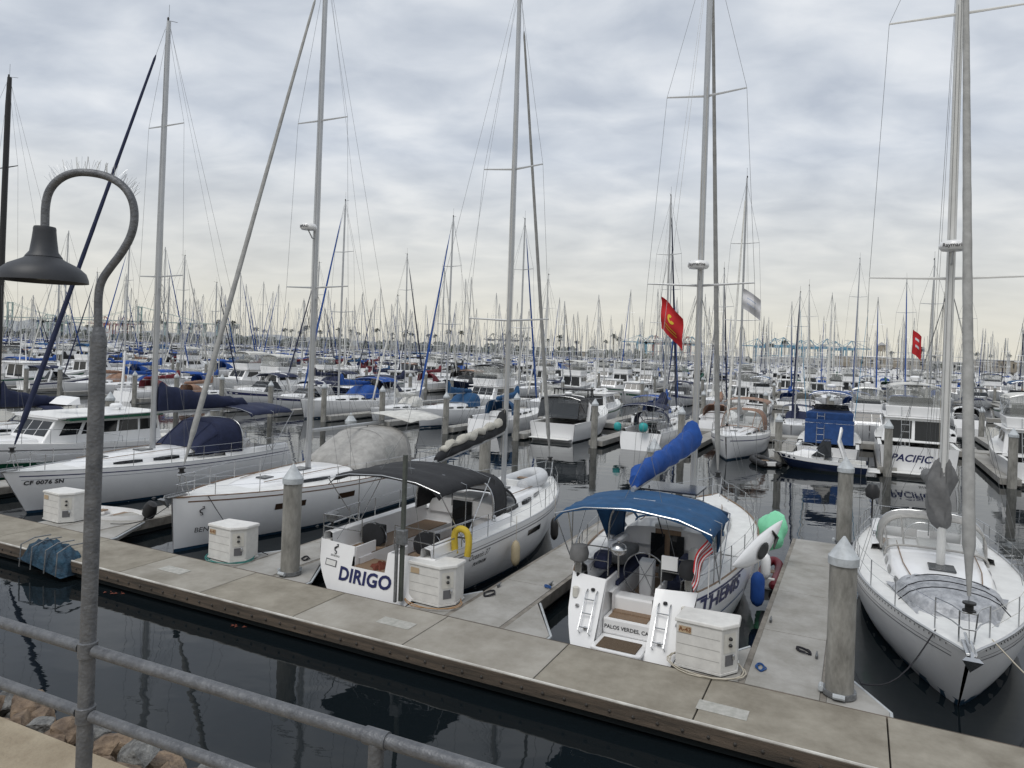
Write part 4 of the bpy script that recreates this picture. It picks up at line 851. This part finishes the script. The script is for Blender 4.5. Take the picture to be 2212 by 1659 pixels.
# ---------------------------------------------------------------- rightmost bow-in boat
Le=12.0
rE,hE,mE=sloop('sailboat','white sailboat at right edge moored bow first with silver tarp over its foredeck','sailboat',dk(7.6,1.1+Le,0),INN,
 dict(L=Le,B=3.85,fs=1.25,fb=1.45,sr=.72,tr=.7,rake=1.25,mx=Le-5.2,mh=19,mr=.13,mastm=alu_w,sp=[(8.6,1.75),(15.0,1.5)],genoa=CAN['furl grey'],gr=.1,cover=CAN['grey'],bl=4.2,bz=(3.3,3.2),cov=(.9,.3,.26,.05,.3),
 dodger=CAN['light grey'],dwin=clear,uc=.36,stripe=[(.8,.815),(.86,.868)],stripem=graystr,bootz=.16,hc=.4,dh=1.0,toer=.03,cabk=dict(wins=((.1,.2),(.26,.36),(.42,.52),(.6,.68)))))
radar(mE,mE['mx']+.45,9.2,0,'Raymarine',-1)
g=[]
for i in range(18):
    z=2.55+i*.1;f=(.55+.45*sin(pi*min(1,(i+1)/17.)))*(1 if 0<i<17 else .6)
    g.append([(mE['mx']+.0+.2*f*cos(a)*(1+.18*sin(a*3+i*.8)),.0-.1*sin(i*.2)+.26*f*sin(a)*(1+.18*sin(a*4+i*.6)),z) for a in [2*pi*j/16 for j in range(16)]])
MB().grid(g,True,True).build('sail_cover_front',CAN['grey'],rE)
m=MB();g=[];rr=random.Random(8)
for i in range(33):
    r=[]
    for j in range(33):
        u=-1+2*i/32;v=-1+2*j/32;d=(abs(u)**3+abs(v)**3)**(1/3.)
        f=max(0,1-d**5);wr=.035*abs(sin(i*.55+j*.35))+.03*abs(sin(j*.8-i*.3))+.02*abs(sin(u*14+3*v))
        r.append((Le-3.0+1.05*u,(.95-.25*u)*v,hE.sheer(.8)+.02+(.34*f**.4+wr*f**.5+rr.uniform(-.012,.012)*f)*(1-.15*abs(v)-.1*u)))
    g.append(r)
o=m.grid(g).build('tarp_cover',silver);o.matrix_basis=rE.matrix_basis.copy();tag(o,'wrinkled silver tarp lashed over a bundle on the rightmost sailboat foredeck','tarp')
for k in (-.5,.0,.5):
    o=MB().tube([(Le-3.0+k+.08*sin(i),-1.0+2.0*i/10,hE.sheer(.8)+.09+.38*max(0,1-abs(-1+2*i/10)**4)) for i in range(11)],.012,5).build('lashing_rope',rope_b);o.matrix_basis=rE.matrix_basis.copy();tag(o,f'dark lashing rope across the {["rear","middle","front"][int(k*2+1)]} of the silver tarp','rope')
anchor(rE,Le,hE.sheer(1)+.02,steel)
m=MB()
for i in range(60):
    for sd in (1,-1):
        a_=hE.P(.25+.72*i/60,.965,sd,.01);m.box(a_[0]-.02,a_[0]+.02,a_[1]-.004,a_[1]+.004,a_[2]-.015,a_[2]+.015)
m.build('toe_rail_slots',black,rE,False)['kind']='stuff'
for p0,p1,lab in (((Le-.9,.45,1.48),dk(10.6,-.3,.5),'right'),((Le-.9,-.45,1.48),dk(5.9,.9,.6),'left')):
    a0=rE.matrix_basis@Vector(p0);o=MB().tube([a0.lerp(p1,i/8)-Vector((0,0,.4*sin(pi*i/8))) for i in range(9)],.014,5).build('mooring_line',rope_b if lab=='left' else rope_w);tag(o,f'{"black" if lab=="left" else "pale"} bow line of the rightmost sailboat running {lab} to the dock','rope')
q=rE.matrix_basis@Vector((1.3,-1.4,2.15));
o=thing('outboard_motor','black covered outboard motor on the stern rail of the rightmost sailboat','outboard motor',q,0);MB().lathe([(.05,0),(.2,.08),(.22,.3),(.12,.48),(.02,.5)],(0,0,0),12).build('cowling',black,o);MB().tube([(0,0,.05),(0,0,-.6)],.03,6).build('shaft',black,o)
sloop('sailboat','white sailboat with black mast and navy sail cover at the left edge beyond the trawler','sailboat',dk(-35.1,14,0),INN,dict(L=12,B=3.8,fs=1.2,fb=1.5,mx=6.,mh=20,mr=.16,genoa=CAN['navy'],cover=CAN['navy'],mastm=black,dodger=CAN['navy'],cov=(1.1,.4,.25)),2)
o=thing('open_dinghy','small white open dinghy with black outboard beside the leftmost dock box','dinghy',dk(-18.6,1.75,.08),TH+.1)
hh=Hull(3.4,1.4,.45,.6,.85,.4,2.2,.3,.05,.3,.85);hh.mesh(10,5).build('hull',white,o);hh.transom().build('transom',white,o)
MB().grid([[(x,hh.hb(x/3.4)*.9*j,.2) for j in(-1,1)] for x in (0.05,1,2,3)]).build('floor',white2,o,False)
for x in(.7,1.7): MB().box(x,x+.25,-.6,.6,.34,.38).build('thwart',teak,o,False)
q=o.matrix_basis@Vector((3.2,0,.15));o2=thing('outboard_motor','black tilted outboard motor on the end of the small open dinghy','outboard motor',q,TH)
MB().lathe([(.05,.45),(.17,.5),(.2,.7),(.14,.95),(.03,1.)],(0,0,0),12,sx=1.3).xf(Matrix.Rotation(.5,4,'Y')).build('cowling',black,o2);MB().tube([(.2,0,.5),(-.1,0,-.05)],.05,7).build('shaft',black,o2)
q=atz(118,1195,.55);o=thing('tarp_bundle','worn blue tarp over a rack hanging off the walkway behind the lamp post','tarp',q+Vector((0,0,.22)),TH)
g=[]
for i in range(19):
    u=-1+2*i/18;r=[]
    for j in range(15):
        v=-1+2*j/14;f=max(0,1-(abs(u)**3+abs(v)**3))**.4;r.append((.95*u,.42*v,.34*f+.06*sin(i*1.3+j*1.7)*f-.3 -.22*(1-f)-.12*u))
    g.append(r)
MB().grid(g).build('tarp',tarpb,o);
for k in(-.8,-.3,.3,.8): MB().tube([(k,-.45,-.6),(k,-.42,.0),(k*.95,-.1,.12),(k*.95,.35,.1)],.018,6).build('rack_bar',galv,o)
# ---------------------------------------------------------------- second row named boats
r2,h2=motor('motor_cruiser','white cabin cruiser with radar arch and black canvas, stern toward the fairway','motor boat',dk(-14.2,34,0),OUT,dict(type='express',L=11.5,B=3.9,fs=1.35,fb=2.0,can=CAN['dark grey'],encl=1,uc=.34),1)
MB().loft([(3.2,-1.5,1.4),(5.8,-1.3,1.4),(5.8,1.3,1.4),(3.2,1.5,1.4)],[(3.5,-1.35,3.6),(4.9,-1.2,3.6),(4.9,1.2,3.6),(3.5,1.35,3.6)]).build('canvas_window',clear,r2,False);MB().box(3.3,5.1,-1.4,1.4,3.61,3.7).build('hard_top',CAN['dark grey'],r2,False,bev=.03)
for sd in(1,-1):
    for a_,b_ in ((3.2,3.5),(5.8,4.9),(4.4,4.2)): MB().tube([(a_,sd*1.47 if a_<5 else sd*1.3,1.4),(b_,sd*1.37 if a_<5 else sd*1.22,3.6)],.05,5).build('canvas_edge',CAN['dark grey'],r2)
sb=sloop('sailboat','white sailboat in second row with navy sail cover and teal fenders','sailboat',dk(-7.6,33.5,0),OUT,dict(L=11,B=3.6,fs=1.2,fb=1.5,mx=6.6,mh=18.7,genoa=CAN['navy'],cover=CAN['navy'],cov=(.9,.5,.3),bimini=CAN['navy'],dodger=CAN['navy'],wr=.009,bootm=boot),2)[0]
tealv=mat('teal vinyl',(.03,.35,.35),.5)
fender(sb,.2,1.6,1.5,'teal round fender left on the stern of the navy cover sailboat across the fairway',tealv,.26,.5);fender(sb,-.1,-.3,1.6,'teal round fender right on the stern of the navy cover sailboat across the fairway',tealv,.3,.55)
sloop('sailboat','white sailboat in second row with tan dodger and tan bimini','sailboat',dk(-1.7,32.3+11.2,0),INN,dict(L=11.2,B=3.7,fs=1.25,fb=1.55,mx=6.2,mh=19,genoa=CAN['white'],cover=CAN['light grey'],bimini=CAN['tan'],dodger=CAN['tan'],dw=.4,dh=1.5,dx=(2.6,5.6),bzt=3.6,wr=.009,stripe=[(.8,.84)],stripem=navytxt,bootm=boot),2)
r3,h3=motor('sport_fishing_boat','white sport fishing boat with bright blue canvas enclosure and ladder','motor boat',dk(4.0,35.3,0),OUT,dict(type='sport',L=11,B=3.9,fs=1.1,fb=1.9,can=CAN['mid blue'],canfly=1,encl=0,hh=1.05,hx=(3.0,7.6)),1)
MB().box(2.9,3.02,-1.5,1.5,1.0,2.6).build('aft_curtain',CAN['mid blue'],r3,False,bev=.02)
for sd in(1,-1): MB().tube([(4.5,sd*1.5,2.6),(3.6,sd*2.1,10.)],[.025,.01],5).build('outrigger_pole',mat('cyan pole',(.05,.3,.5),.4),r3)
o,hh=motor('runabout','navy hulled small runabout with white deck moored in front of the blue canvas boat','motor boat',dk(6.2,32.6,0),OUT+pi/2,dict(type='express',L=5.2,B=2.1,fs=.65,fb=.95,can=CAN['blue'],hullm=navyh,canopy=0,radar=0),1)
hh.band(.72,.99,0,.98,n=14).build('white_topside',white,o)
inflatable(dk(.6,32.4,.2),OUT+.5,'dark inflatable dinghy tied to the dock left of the navy hulled runabout',black,2.6,1.3,.2,floor=black)
r4,h4=motor('motor_yacht','large white motor yacht with clear flybridge enclosure and navy name on transom','motor yacht',dk(8.9,33.4,0),OUT,dict(type='flybridge',L=14,B=4.4,fs=1.75,fb=2.4,can=CAN['white'],encl='clear',hh=1.25,hx=(3.4,9.5)),1)
lettering('PACIFIC C',.58,lambda a,b:trans(h4,-a+.1,1.05+b,-.02),navytxt,r4,shear=.3,bold=.012);lettering('AVALON, CA',.22,lambda a,b:trans(h4,-a-.7,.55+b,-.02),blktxt,r4)
motor('motor_cruiser','white flybridge cruiser with clear enclosure at the right edge beyond the fairway','motor boat',dk(15.2,34,0),OUT,dict(type='flybridge',L=12,B=4.1,fs=1.3,fb=2.1,can=CAN['white'],encl='clear'),1)
rf_,_,_=sloop('sailboat','white sailboat in third row at right flying a small red flag','sailboat',dk(11.,48.2,0),OUT,dict(L=10.5,B=3.4,fs=1.2,fb=1.5,mx=6.1,mh=15.2,genoa=CAN['white'],cover=CAN['blue'],wr=.01),1)
pf=atY(1972,712,57.);flag(pf,.8,1.9,-.3,'small red flag hanging from a halyard on a third row mast at right',redf,lambda o,fp:[MB().grid([[fp(.3+.4*i/6,.25+.3*k_+.1*j,.012*s_) for j in(0,1)] for i in range(7)]).build('print_band',whtf,o) for s_ in (1,-1) for k_ in (0,1)],.7)
o=MB().tube([atY(1972,600,57.),atY(1972,712,57.),atY(1968,830,57.)],.008,3).build('flag_halyard',wire);tag(o,'thin halyard carrying the small red flag at right','line')
# ---------------------------------------------------------------- archetypes & rows
def ordn(n): return f"{n}{'th' if 10<=n%100<=20 else {1:'st',2:'nd',3:'rd'}.get(n%10,'th')}"
SC=['navy','blue','white','dark grey','tan','green','teal blue','maroon']
def mk_s(i,lod):
    c=SC[i];g=CAN[['navy','blue','white','white','navy','white','blue','white'][i]]
    L=[10.5,11,9.5,11.5,10,9,10.5,11][i]
    return sloop('sailboat','x','sailboat',(0,0,-50),0,dict(L=L,B=L*.33,fs=1.1,fb=1.45,mx=L*.6,mh=[15.5,17.5,13.5,18.5,15,12.8,16.5,17][i],mr=.095,wr=.01 if lod else .013,genoa=g,gr=.085,cover=CAN[c],mastm=alu_w if i in(2,5) else alu,
        dodger=CAN[c] if lod or i%2 else None,bimini=CAN[c] if i in(0,1,3) else None,hullm=navyh if i==5 else white,bootm=[boot,boot,antif,greenh,boot,antif,boot,antif][i],toem=alu,cov=(.6,.3,.2)),lod)[0]
def mk_m(i,lod):
    T=['express','flybridge','flybridge','express','trawler','sport'][i];c=['navy','white','dark grey','tan','navy','teal blue'][i]
    return motor('motor_boat','x','motor boat',(0,0,-50),0,dict(type=T,L=[9,11,12.5,10,11.5,10.5][i],B=[3.1,3.7,4.1,3.4,3.8,3.6][i],fs=1.1,fb=1.8,can=CAN[c],encl=[0,'clear','clear',1,0,0][i],hullm=navyh if i==3 else white,str=[navytxt,None,None,None,greenh,None][i]),lod)[0]
A={}
for lod in(1,0):
    for i in range(8): A['s',i,lod]=mk_s(i,lod)
    for i in range(6): A['m',i,lod]=mk_m(i,lod)
children={}
for o in list(bpy.data.objects):
    if o.parent: children.setdefault(o.parent.name,[]).append(o)
def ctree(o,parent=None):
    c=o.copy();col.objects.link(c);c.parent=parent
    for ch in children.get(o.name,[]): ctree(ch,c)
    return c
def inview(p,mg=4.): return p.y>8 and abs(p.x)<p.y*.735+mg
cells=[]
named={(0,'a',j) for j in(-2,-1,0,1,2,3)}|{(0,'b',2)}
kmax=15
fing=[];walks=[]
for k in range(kmax):
    t0=33+40*k;SP=5.95 if k==0 else (5.3 if k<4 else 4.7)
    for side in('a','b'):
        tc_=t0+6 if side=='a' else t0+20.3
        lst=[]
        for j in range(-340,90):
            s=-1.6+SP*j+(0 if side=='a' else 2.1)+(k*1.7);c=dk(s,tc_)
            if not inview(c) or c.y>605: continue
            lst.append((s,j))
            if j%(1 if (k==0) else 2)==0: fing.append((s+SP/2,k,side,t0))
        for s,j in lst:
            if (k,side,j) in named: continue
            if rnd.random()<.03: continue
            cells.append((dk(s,tc_).length,s,tc_,k,side))
    ss=[s for s in range(-1300,300,3) if inview(dk(s,t0+13),12) and dk(s,t0+13).y<620]
    if ss: walks.append((k,min(ss),max(ss),t0))
cells.sort();near=cells[:300];far=cells[300:]
cnt={}
order=sorted(near,key=lambda c:(c[3],c[4],c[1]))
rown=['second','third','fourth','fifth','sixth','seventh','eighth','ninth','tenth','eleventh','twelfth','thirteenth','fourteenth']+['far']*20
for dist,s,tc_,k,side in order:
    key=(k,side);cnt[key]=cnt.get(key,0)+1;lod=1 if dist<95 else 0
    if rnd.random()<.62: ty='s';i=rnd.choices(range(8),[4,5,5,2,1,1,2,1])[0];lab=f"{'navy hulled' if i==5 else 'white'} sailboat with {SC[i]} sail cover"
    else:
        ty='m';i=rnd.choices(range(6),[3,5,2,1,2,2])[0];lab=['white express cruiser with navy canopy','white flybridge motor boat with clear enclosure','white flybridge cruiser with dark canopy','navy hulled express cruiser with tan canopy','white trawler with green stripe','white sport fisher with teal canopy'][i]
    src=A[ty,i,lod];o=ctree(src)
    base=dk(s+rnd.uniform(-.3,.3),tc_,0);rz=OUT if rnd.random()<.5 else INN
    sc=rnd.uniform(.9,1.14);Lh=5.4*sc;dv=Vector((cos(rz),sin(rz),0));o.location=base-dv*Lh+Vector((0,0,rnd.uniform(-.04,.03)));o.rotation_euler=(rnd.uniform(-.014,.014),rnd.uniform(-.012,.012),rz+rnd.uniform(-.04,.04));zs_=rnd.uniform(.95,1.03) if ty=='m' else rnd.uniform(.86,1.12);o.scale=(sc,sc,sc*zs_)
    tag(o,f"{lab}, {ordn(cnt[key])} from left in the {rown[2*k+(side=='b')]} row",'sailboat' if ty=='s' else 'motor boat',f"boats moored in the {rown[2*k+(side=='b')]} row")
def rmtree(o):
    for ch in children.get(o.name,[]): rmtree(ch)
    bpy.data.objects.remove(o)
for o in list(A.values()): rmtree(o)
vs=[];fs=[];mi=[]
slots=[white,white2,glass,CAN['navy'],CAN['blue'],alu,CAN['dark grey'],alu_w]
def addmb(mb,m):
    i=len(vs);vs.extend(mb.v)
    for f in mb.f: fs.append(tuple(i+q for q in f));mi.append(slots.index(m))
for dist,s,tc_,k,side in far:
    rz=OUT if rnd.random()<.5 else INN;M=Matrix.Translation(dk(s,tc_,0))@Matrix.Rotation(rz,4,'Z');L=rnd.uniform(9,12.5);B=L*.33
    addmb(MB().prism([(-L/2,-B*.4),(0,-B*.5),(L*.3,-B*.33),(L/2,0),(L*.3,B*.33),(0,B*.5),(-L/2,B*.4)],0,rnd.uniform(1.1,1.5)).xf(M),white)
    if rnd.random()<.62:
        zt=rnd.choice([rnd.uniform(11,16),rnd.uniform(13,20)]);addmb(MB().prism([(-L*.2,-B*.3),(L*.25,-B*.2),(L*.25,B*.2),(-L*.2,B*.3)],1.2,1.75).xf(M),white2)
        mm=rnd.choice([alu,alu_w]);tl=rnd.uniform(-.25,.25);addmb(MB().tube([(L*.08,0,1.5),(L*.08+tl,0,zt)],.08,4).tube([(L*.08,-1.1,zt*.55),(L*.08,1.1,zt*.55)],.03,3).xf(M),mm)
        addmb(MB().tube([(L*.08,0,2.9),(-L*.32,0,2.8)],[.3,.15],5).xf(M),rnd.choice([slots[3],slots[4],slots[4],slots[6],white2,white2]))
        if rnd.random()<.5: addmb(MB().tube([(L*.48,0,1.8),(L*.09,0,zt*.95)],.05,3).xf(M),rnd.choice([slots[3],white2,slots[4]]))
    else:
        h_=rnd.uniform(2.4,3.);addmb(MB().prism([(-L*.25,-B*.42),(L*.2,-B*.33),(L*.2,B*.33),(-L*.25,B*.42)],1.2,h_).xf(M),white)
        addmb(MB().prism([(-L*.22,-B*.43),(L*.19,-B*.36),(L*.19,B*.36),(-L*.22,B*.43)],h_-.7,h_-.35).xf(M),glass)
        if rnd.random()<.6: addmb(MB().prism([(-L*.2,-B*.35),(L*.1,-B*.3),(L*.1,B*.3),(-L*.2,B*.35)],h_+.9,h_+1.1).xf(M),rnd.choice([slots[3],slots[6],white,white,slots[4]]))
        addmb(MB().tube([(0,.3,h_),(-.3,.3,h_+3.5)],.03,3).xf(M),alu_w)
me=bpy.data.meshes.new('distant_boats');me.from_pydata(vs,[],fs)
for m in slots: me.materials.append(m)
me.polygons.foreach_set('material_index',mi);me.update()
o=bpy.data.objects.new('distant_boats',me);col.objects.link(o);tag(o,'distant mass of moored boats and masts before the far shore','boats',kind='stuff')
for k,s0,s1,t0 in walks:
    o=MB().box(s0,s1,t0+12.2,t0+14.2,.1,.5).build('dock_walkway',concrete2,None,False);o.location=dk(0,0);o.rotation_euler=(0,0,TH);tag(o,f'long concrete walkway of the {ordn(k+1)} dock beyond the fairway, counted from the front','dock')
fc={};fmesh=None;pfar=None
for s,k,side,t0 in sorted(f for f in fing if f[1]<=4):
    key=(k,side);fc[key]=fc.get(key,0)+1
    c=dk(s,t0 if side=='a' else t0+14.2)
    if dk(s,t0+13).length>220: continue
    if fmesh is None:
        o=MB().box(-.5,.5,0,12.15,.12,.46).build('finger_dock',concrete2,None,False);fmesh=o.data
    else:
        o=bpy.data.objects.new('finger_dock',fmesh);col.objects.link(o)
    o.location=c;o.rotation_euler=(0,0,TH);o.location.z=-.003
    rn=rown[2*k+(side=='b')]
    tag(o,f'finger dock, {ordn(fc[key])} from left between boats of the {rn} row','dock',f'finger docks of the {rn} row')
    pc_=dk(s,t0-.35 if side=='a' else t0+26.7)
    if pfar is None: p=piling(pc_,3.3,.23,'x',lod=0);pfar=p;pch=list(p.children)
    else:
        p=pfar.copy();col.objects.link(p)
        for ch in pch: c2=ch.copy();col.objects.link(c2);c2.parent=p
        p.location=pc_
    p.location.z=rnd.uniform(-.25,.15)
    tag(p,f'white capped piling at the end of the {ordn(fc[key])} finger from left, {rn} row','piling',f'pilings of the {rn} row')
# ---------------------------------------------------------------- far shore
YS=640.
struct(MB().prism([(-900,YS),(900,YS),(2500,3500),(-2500,3500)],-1,2.5),'shore_land',landm)
def wx(px,Y,z):
    q=atY(px,757+(px-1106)*.035,Y);return q.x
m=MB();rr=random.Random(21)
for i in range(420):
    x=rr.uniform(-520,470);
    if x>120 and rr.random()<.6: continue
    y=YS+rr.uniform(8,50);hgt=rr.uniform(4,9.5) if x<120 else rr.uniform(3,6);wd=rr.uniform(3,7)
    for q in range(7):
        cx=x+rr.uniform(-wd,wd);cz=2.5+rr.uniform(.2,1)*hgt;s=rr.uniform(1.2,2.6)
        m.lathe([(s*.3,-s*.8),(s,-s*.2),(s*.85,s*.4),(s*.2,s*.85)],(cx,y,cz),6)
o=m.build('shore_trees',foliage,None,False);tag(o,'dark band of trees and bushes along the far shore','trees',kind='stuff')
rr=random.Random(3)
pxs=sorted([rr.uniform(60,1000) for _ in range(44)]+[rr.uniform(1000,1360) for _ in range(10)]+[rr.uniform(1560,2200) for _ in range(9)])
def mkpalm():
    t=thing('palm_tree','x','palm tree')
    MB().tube([(0,0,0),(.3,0,8),(.1,0,16)],[.42,.32,.28],6).build('trunk',trunkm,t)
    m=MB()
    for i in range(34):
        a=i*2.4;e=rr.uniform(-.7,1.1);l=rr.uniform(2.,3.);p0=Vector((.1,0,16));d_=Vector((cos(a)*cos(e),sin(a)*cos(e),sin(e)));p1=p0+d_*l*.6;p2=p0+d_*l+Vector((0,0,-.7));sd=Vector((-sin(a),cos(a),0))*.45
        m.face([p0-sd*.3,p1-sd,p2,p1+sd])
    m.build('crown',foliage,t,False);return t
pal=mkpalm();pch2=list(pal.children)
for i,px in enumerate(pxs):
    if i==0: p=pal
    else:
        p=pal.copy();col.objects.link(p)
        for ch in pch2: c2=ch.copy();col.objects.link(c2);c2.parent=p
    Y=YS+rr.uniform(5,70);p.location=(wx(px,Y,0),Y,2.5);s=rr.uniform(.8,1.3);p.scale=(s*1.3,s*1.3,s*rr.uniform(.85,1.15));p.rotation_euler=(0,rr.uniform(-.05,.05),rr.uniform(0,6))
    tag(p,f'tall fan palm on the far shore, {ordn(i+1)} from left','palm tree','palms on the far shore')
def bld(px0,px1,Y,h,m,lab,n=8,rf=roofg):
    x0,x1=wx(px0,Y,0),wx(px1,Y,0);o=thing('warehouse',lab,'building',((x0+x1)/2,Y,2.5));w_=(x1-x0)/2
    MB().box(-w_,w_,0,30,0,h).build('wall',m,o,False);MB().prism([(-w_-.5,-.5),(w_+.5,-.5),(w_+.5,30.5),(-w_-.5,30.5)],h+.01,h+.6,[(-w_,2),(w_,2),(w_,28),(-w_,28)]).build('roof',rf,o,False)
    for i in range(n):
        x=-w_+(i+.3)*2*w_/n;MB().box(x,x+w_/n*.7,-.06,-.02,h*.35,h*.75).build('window',glass,o,False)
bld(1830,2000,640,9,tanb,'long tan warehouse on the far shore at right');bld(2010,2130,660,7,whiteb,'low pale building right of the tan warehouse');bld(2140,2212,620,10,tanb,'tan warehouse at the right edge of the far shore')
bld(1500,1620,650,5,whiteb,'low pale shed left of the blue cranes');bld(1660,1800,630,6,whiteb,'long low white building before the blue cranes',12);bld(860,1180,700,5,whiteb,'long low grey building behind the palms at centre',16)
bld(330,480,690,6,tanb,'low tan building among trees at left');bld(1200,1330,700,5,tanb,'low tan building right of centre shore',6)
Y=650;o=thing('water_tower','old water tower with conical roof standing above the shore at right','water tower',(wx(1903,Y,0),Y,2.5))
MB().lathe([(3.2,15),(3.4,16),(3.4,20.5)],(0,0,0),14).build('tank',tanb,o);MB().lathe([(3.9,20.5),(.2,23.5),(.01,23.6)],(0,0,0),14).build('tank_roof',roofg,o)
for a in (pi/4,3*pi/4,5*pi/4,7*pi/4): MB().tube([(4*cos(a),4*sin(a),0),(2.8*cos(a),2.8*sin(a),15)],.3,4).build('leg',tanb,o)
MB().tube([(2.8,2.8,3),(-2.3,-2.3,13)],.12,3).tube([(-2.8,-2.8,3),(2.3,2.3,13)],.12,3).tube([(2.8,-2.8,3),(-2.3,2.3,13)],.12,3).build('brace',tanb,o)
def crane(px,Y,s,m,lab,fl=1):
    o=thing('container_crane',lab,'crane',(wx(px,Y,0),Y,2.5),0,None);o.scale=(s,s,s)
    for x in(-9,9):
        for y in(-6,6): MB().box(x-.9,x+.9,y-.9,y+.9,0,26).build('leg',m,o,False)
    MB().box(-10,10,-7,7,25,27.5).build('portal_beam',m,o,False);MB().box(-10,10,-6.8,-5.2,10,11.6).build('sill_beam',m,o,False)
    MB().box(-18,38,-1.5,1.5,27.6,29.6).xf(Matrix.Scale(fl,4,(1,0,0))).build('boom',m,o,False)
    MB().tube([(-9*fl,0,28),(4*fl,0,43)],.8,4).tube([(9*fl,0,28),(4*fl,0,43)],.8,4).build('apex_frame',m,o)
    MB().tube([(4*fl,0,43),(36*fl,0,30)],.35,4).build('tie_rod',m,o);MB().tube([(4*fl,0,43),(-17*fl,0,30)],.35,4).tube([(4*fl,0,43),(20*fl,0,30)],.3,4).build('tie_rod',m,o)
    MB().box(-6,2,-3,3,29.7,33.5).build('machinery_house',whiteb,o,False)
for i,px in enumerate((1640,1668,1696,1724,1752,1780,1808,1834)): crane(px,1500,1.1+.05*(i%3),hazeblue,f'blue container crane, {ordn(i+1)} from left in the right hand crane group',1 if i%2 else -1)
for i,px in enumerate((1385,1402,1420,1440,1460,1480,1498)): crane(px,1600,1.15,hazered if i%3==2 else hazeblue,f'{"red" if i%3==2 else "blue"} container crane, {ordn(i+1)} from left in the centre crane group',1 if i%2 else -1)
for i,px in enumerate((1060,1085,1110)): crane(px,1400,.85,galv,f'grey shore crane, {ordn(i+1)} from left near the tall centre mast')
for i,px in enumerate((95,118,140,230,262)): crane(px,1700,1.2,hazegreen if i<3 else hazered,f'faint harbour crane, {ordn(i+1)} from left before the hills',-1 if i%2 else 1)
Yb=1650;bx0,bx1=wx(-60,Yb,0),wx(330,Yb,0);o=thing('suspension_bridge','haze-paled green suspension bridge on the horizon at far left','bridge',(0,Yb,2.5))
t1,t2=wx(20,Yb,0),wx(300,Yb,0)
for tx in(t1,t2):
    for dy in(-8,8): MB().box(tx-1.5,tx+1.5,dy-1.2,dy+1.2,0,76).build('tower_leg',hazegreen,o,False)
    for zz_ in (74,57,44): MB().box(tx-1.3,tx+1.3,-6.4,6.4,zz_-1.,zz_+1.).build('tower_beam',hazegreen,o,False)
MB().box(bx0-150,bx1+200,-9,9,40,42).build('bridge_deck',hazegreen,o,False)
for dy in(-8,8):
    MB().tube([(t1+(t2-t1)*i/20,dy,45+31*((2*i/20-1)**2)) for i in range(21)],.4,4).build('main_cable',hazegreen,o)
    MB().tube([(t2,dy,76),(t2+150,dy,42)],.4,4).build('main_cable',hazegreen,o);MB().tube([(t1,dy,76),(t1-150,dy,42)],.4,4).build('main_cable',hazegreen,o)
for i in range(1,7): MB().box(bx1+i*30-2,bx1+i*30+2,-6,6,0,40).build('pier',hazegreen,o,False)
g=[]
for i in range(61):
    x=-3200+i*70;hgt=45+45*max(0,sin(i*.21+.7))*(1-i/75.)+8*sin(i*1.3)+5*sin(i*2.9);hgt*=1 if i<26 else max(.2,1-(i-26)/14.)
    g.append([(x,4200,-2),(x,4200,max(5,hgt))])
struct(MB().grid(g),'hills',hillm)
for i,(px,py) in enumerate(((240,1285),(517,1357))):
    m=MB();rr=random.Random(i+2)
    for q in range(9):
        x,y=rr.uniform(-.22,.22),rr.uniform(-.06,.06);a=rr.uniform(0,3);m.face([(x,y,.01+.004*q),(x+.12*cos(a),y+.12*sin(a)*.6,.02+.004*q),(x+.05*cos(a+.6),y+.08*sin(a+.6),.03+.004*q)])
    o=m.build('floating_leaves',rust,None,False);o.location=atz(px,py,0);tag(o,f'rust brown floating debris on dark water, {["left","right"][i]} patch below the walkway','debris')
print('objects',len(bpy.data.objects),'cells',len(cells))
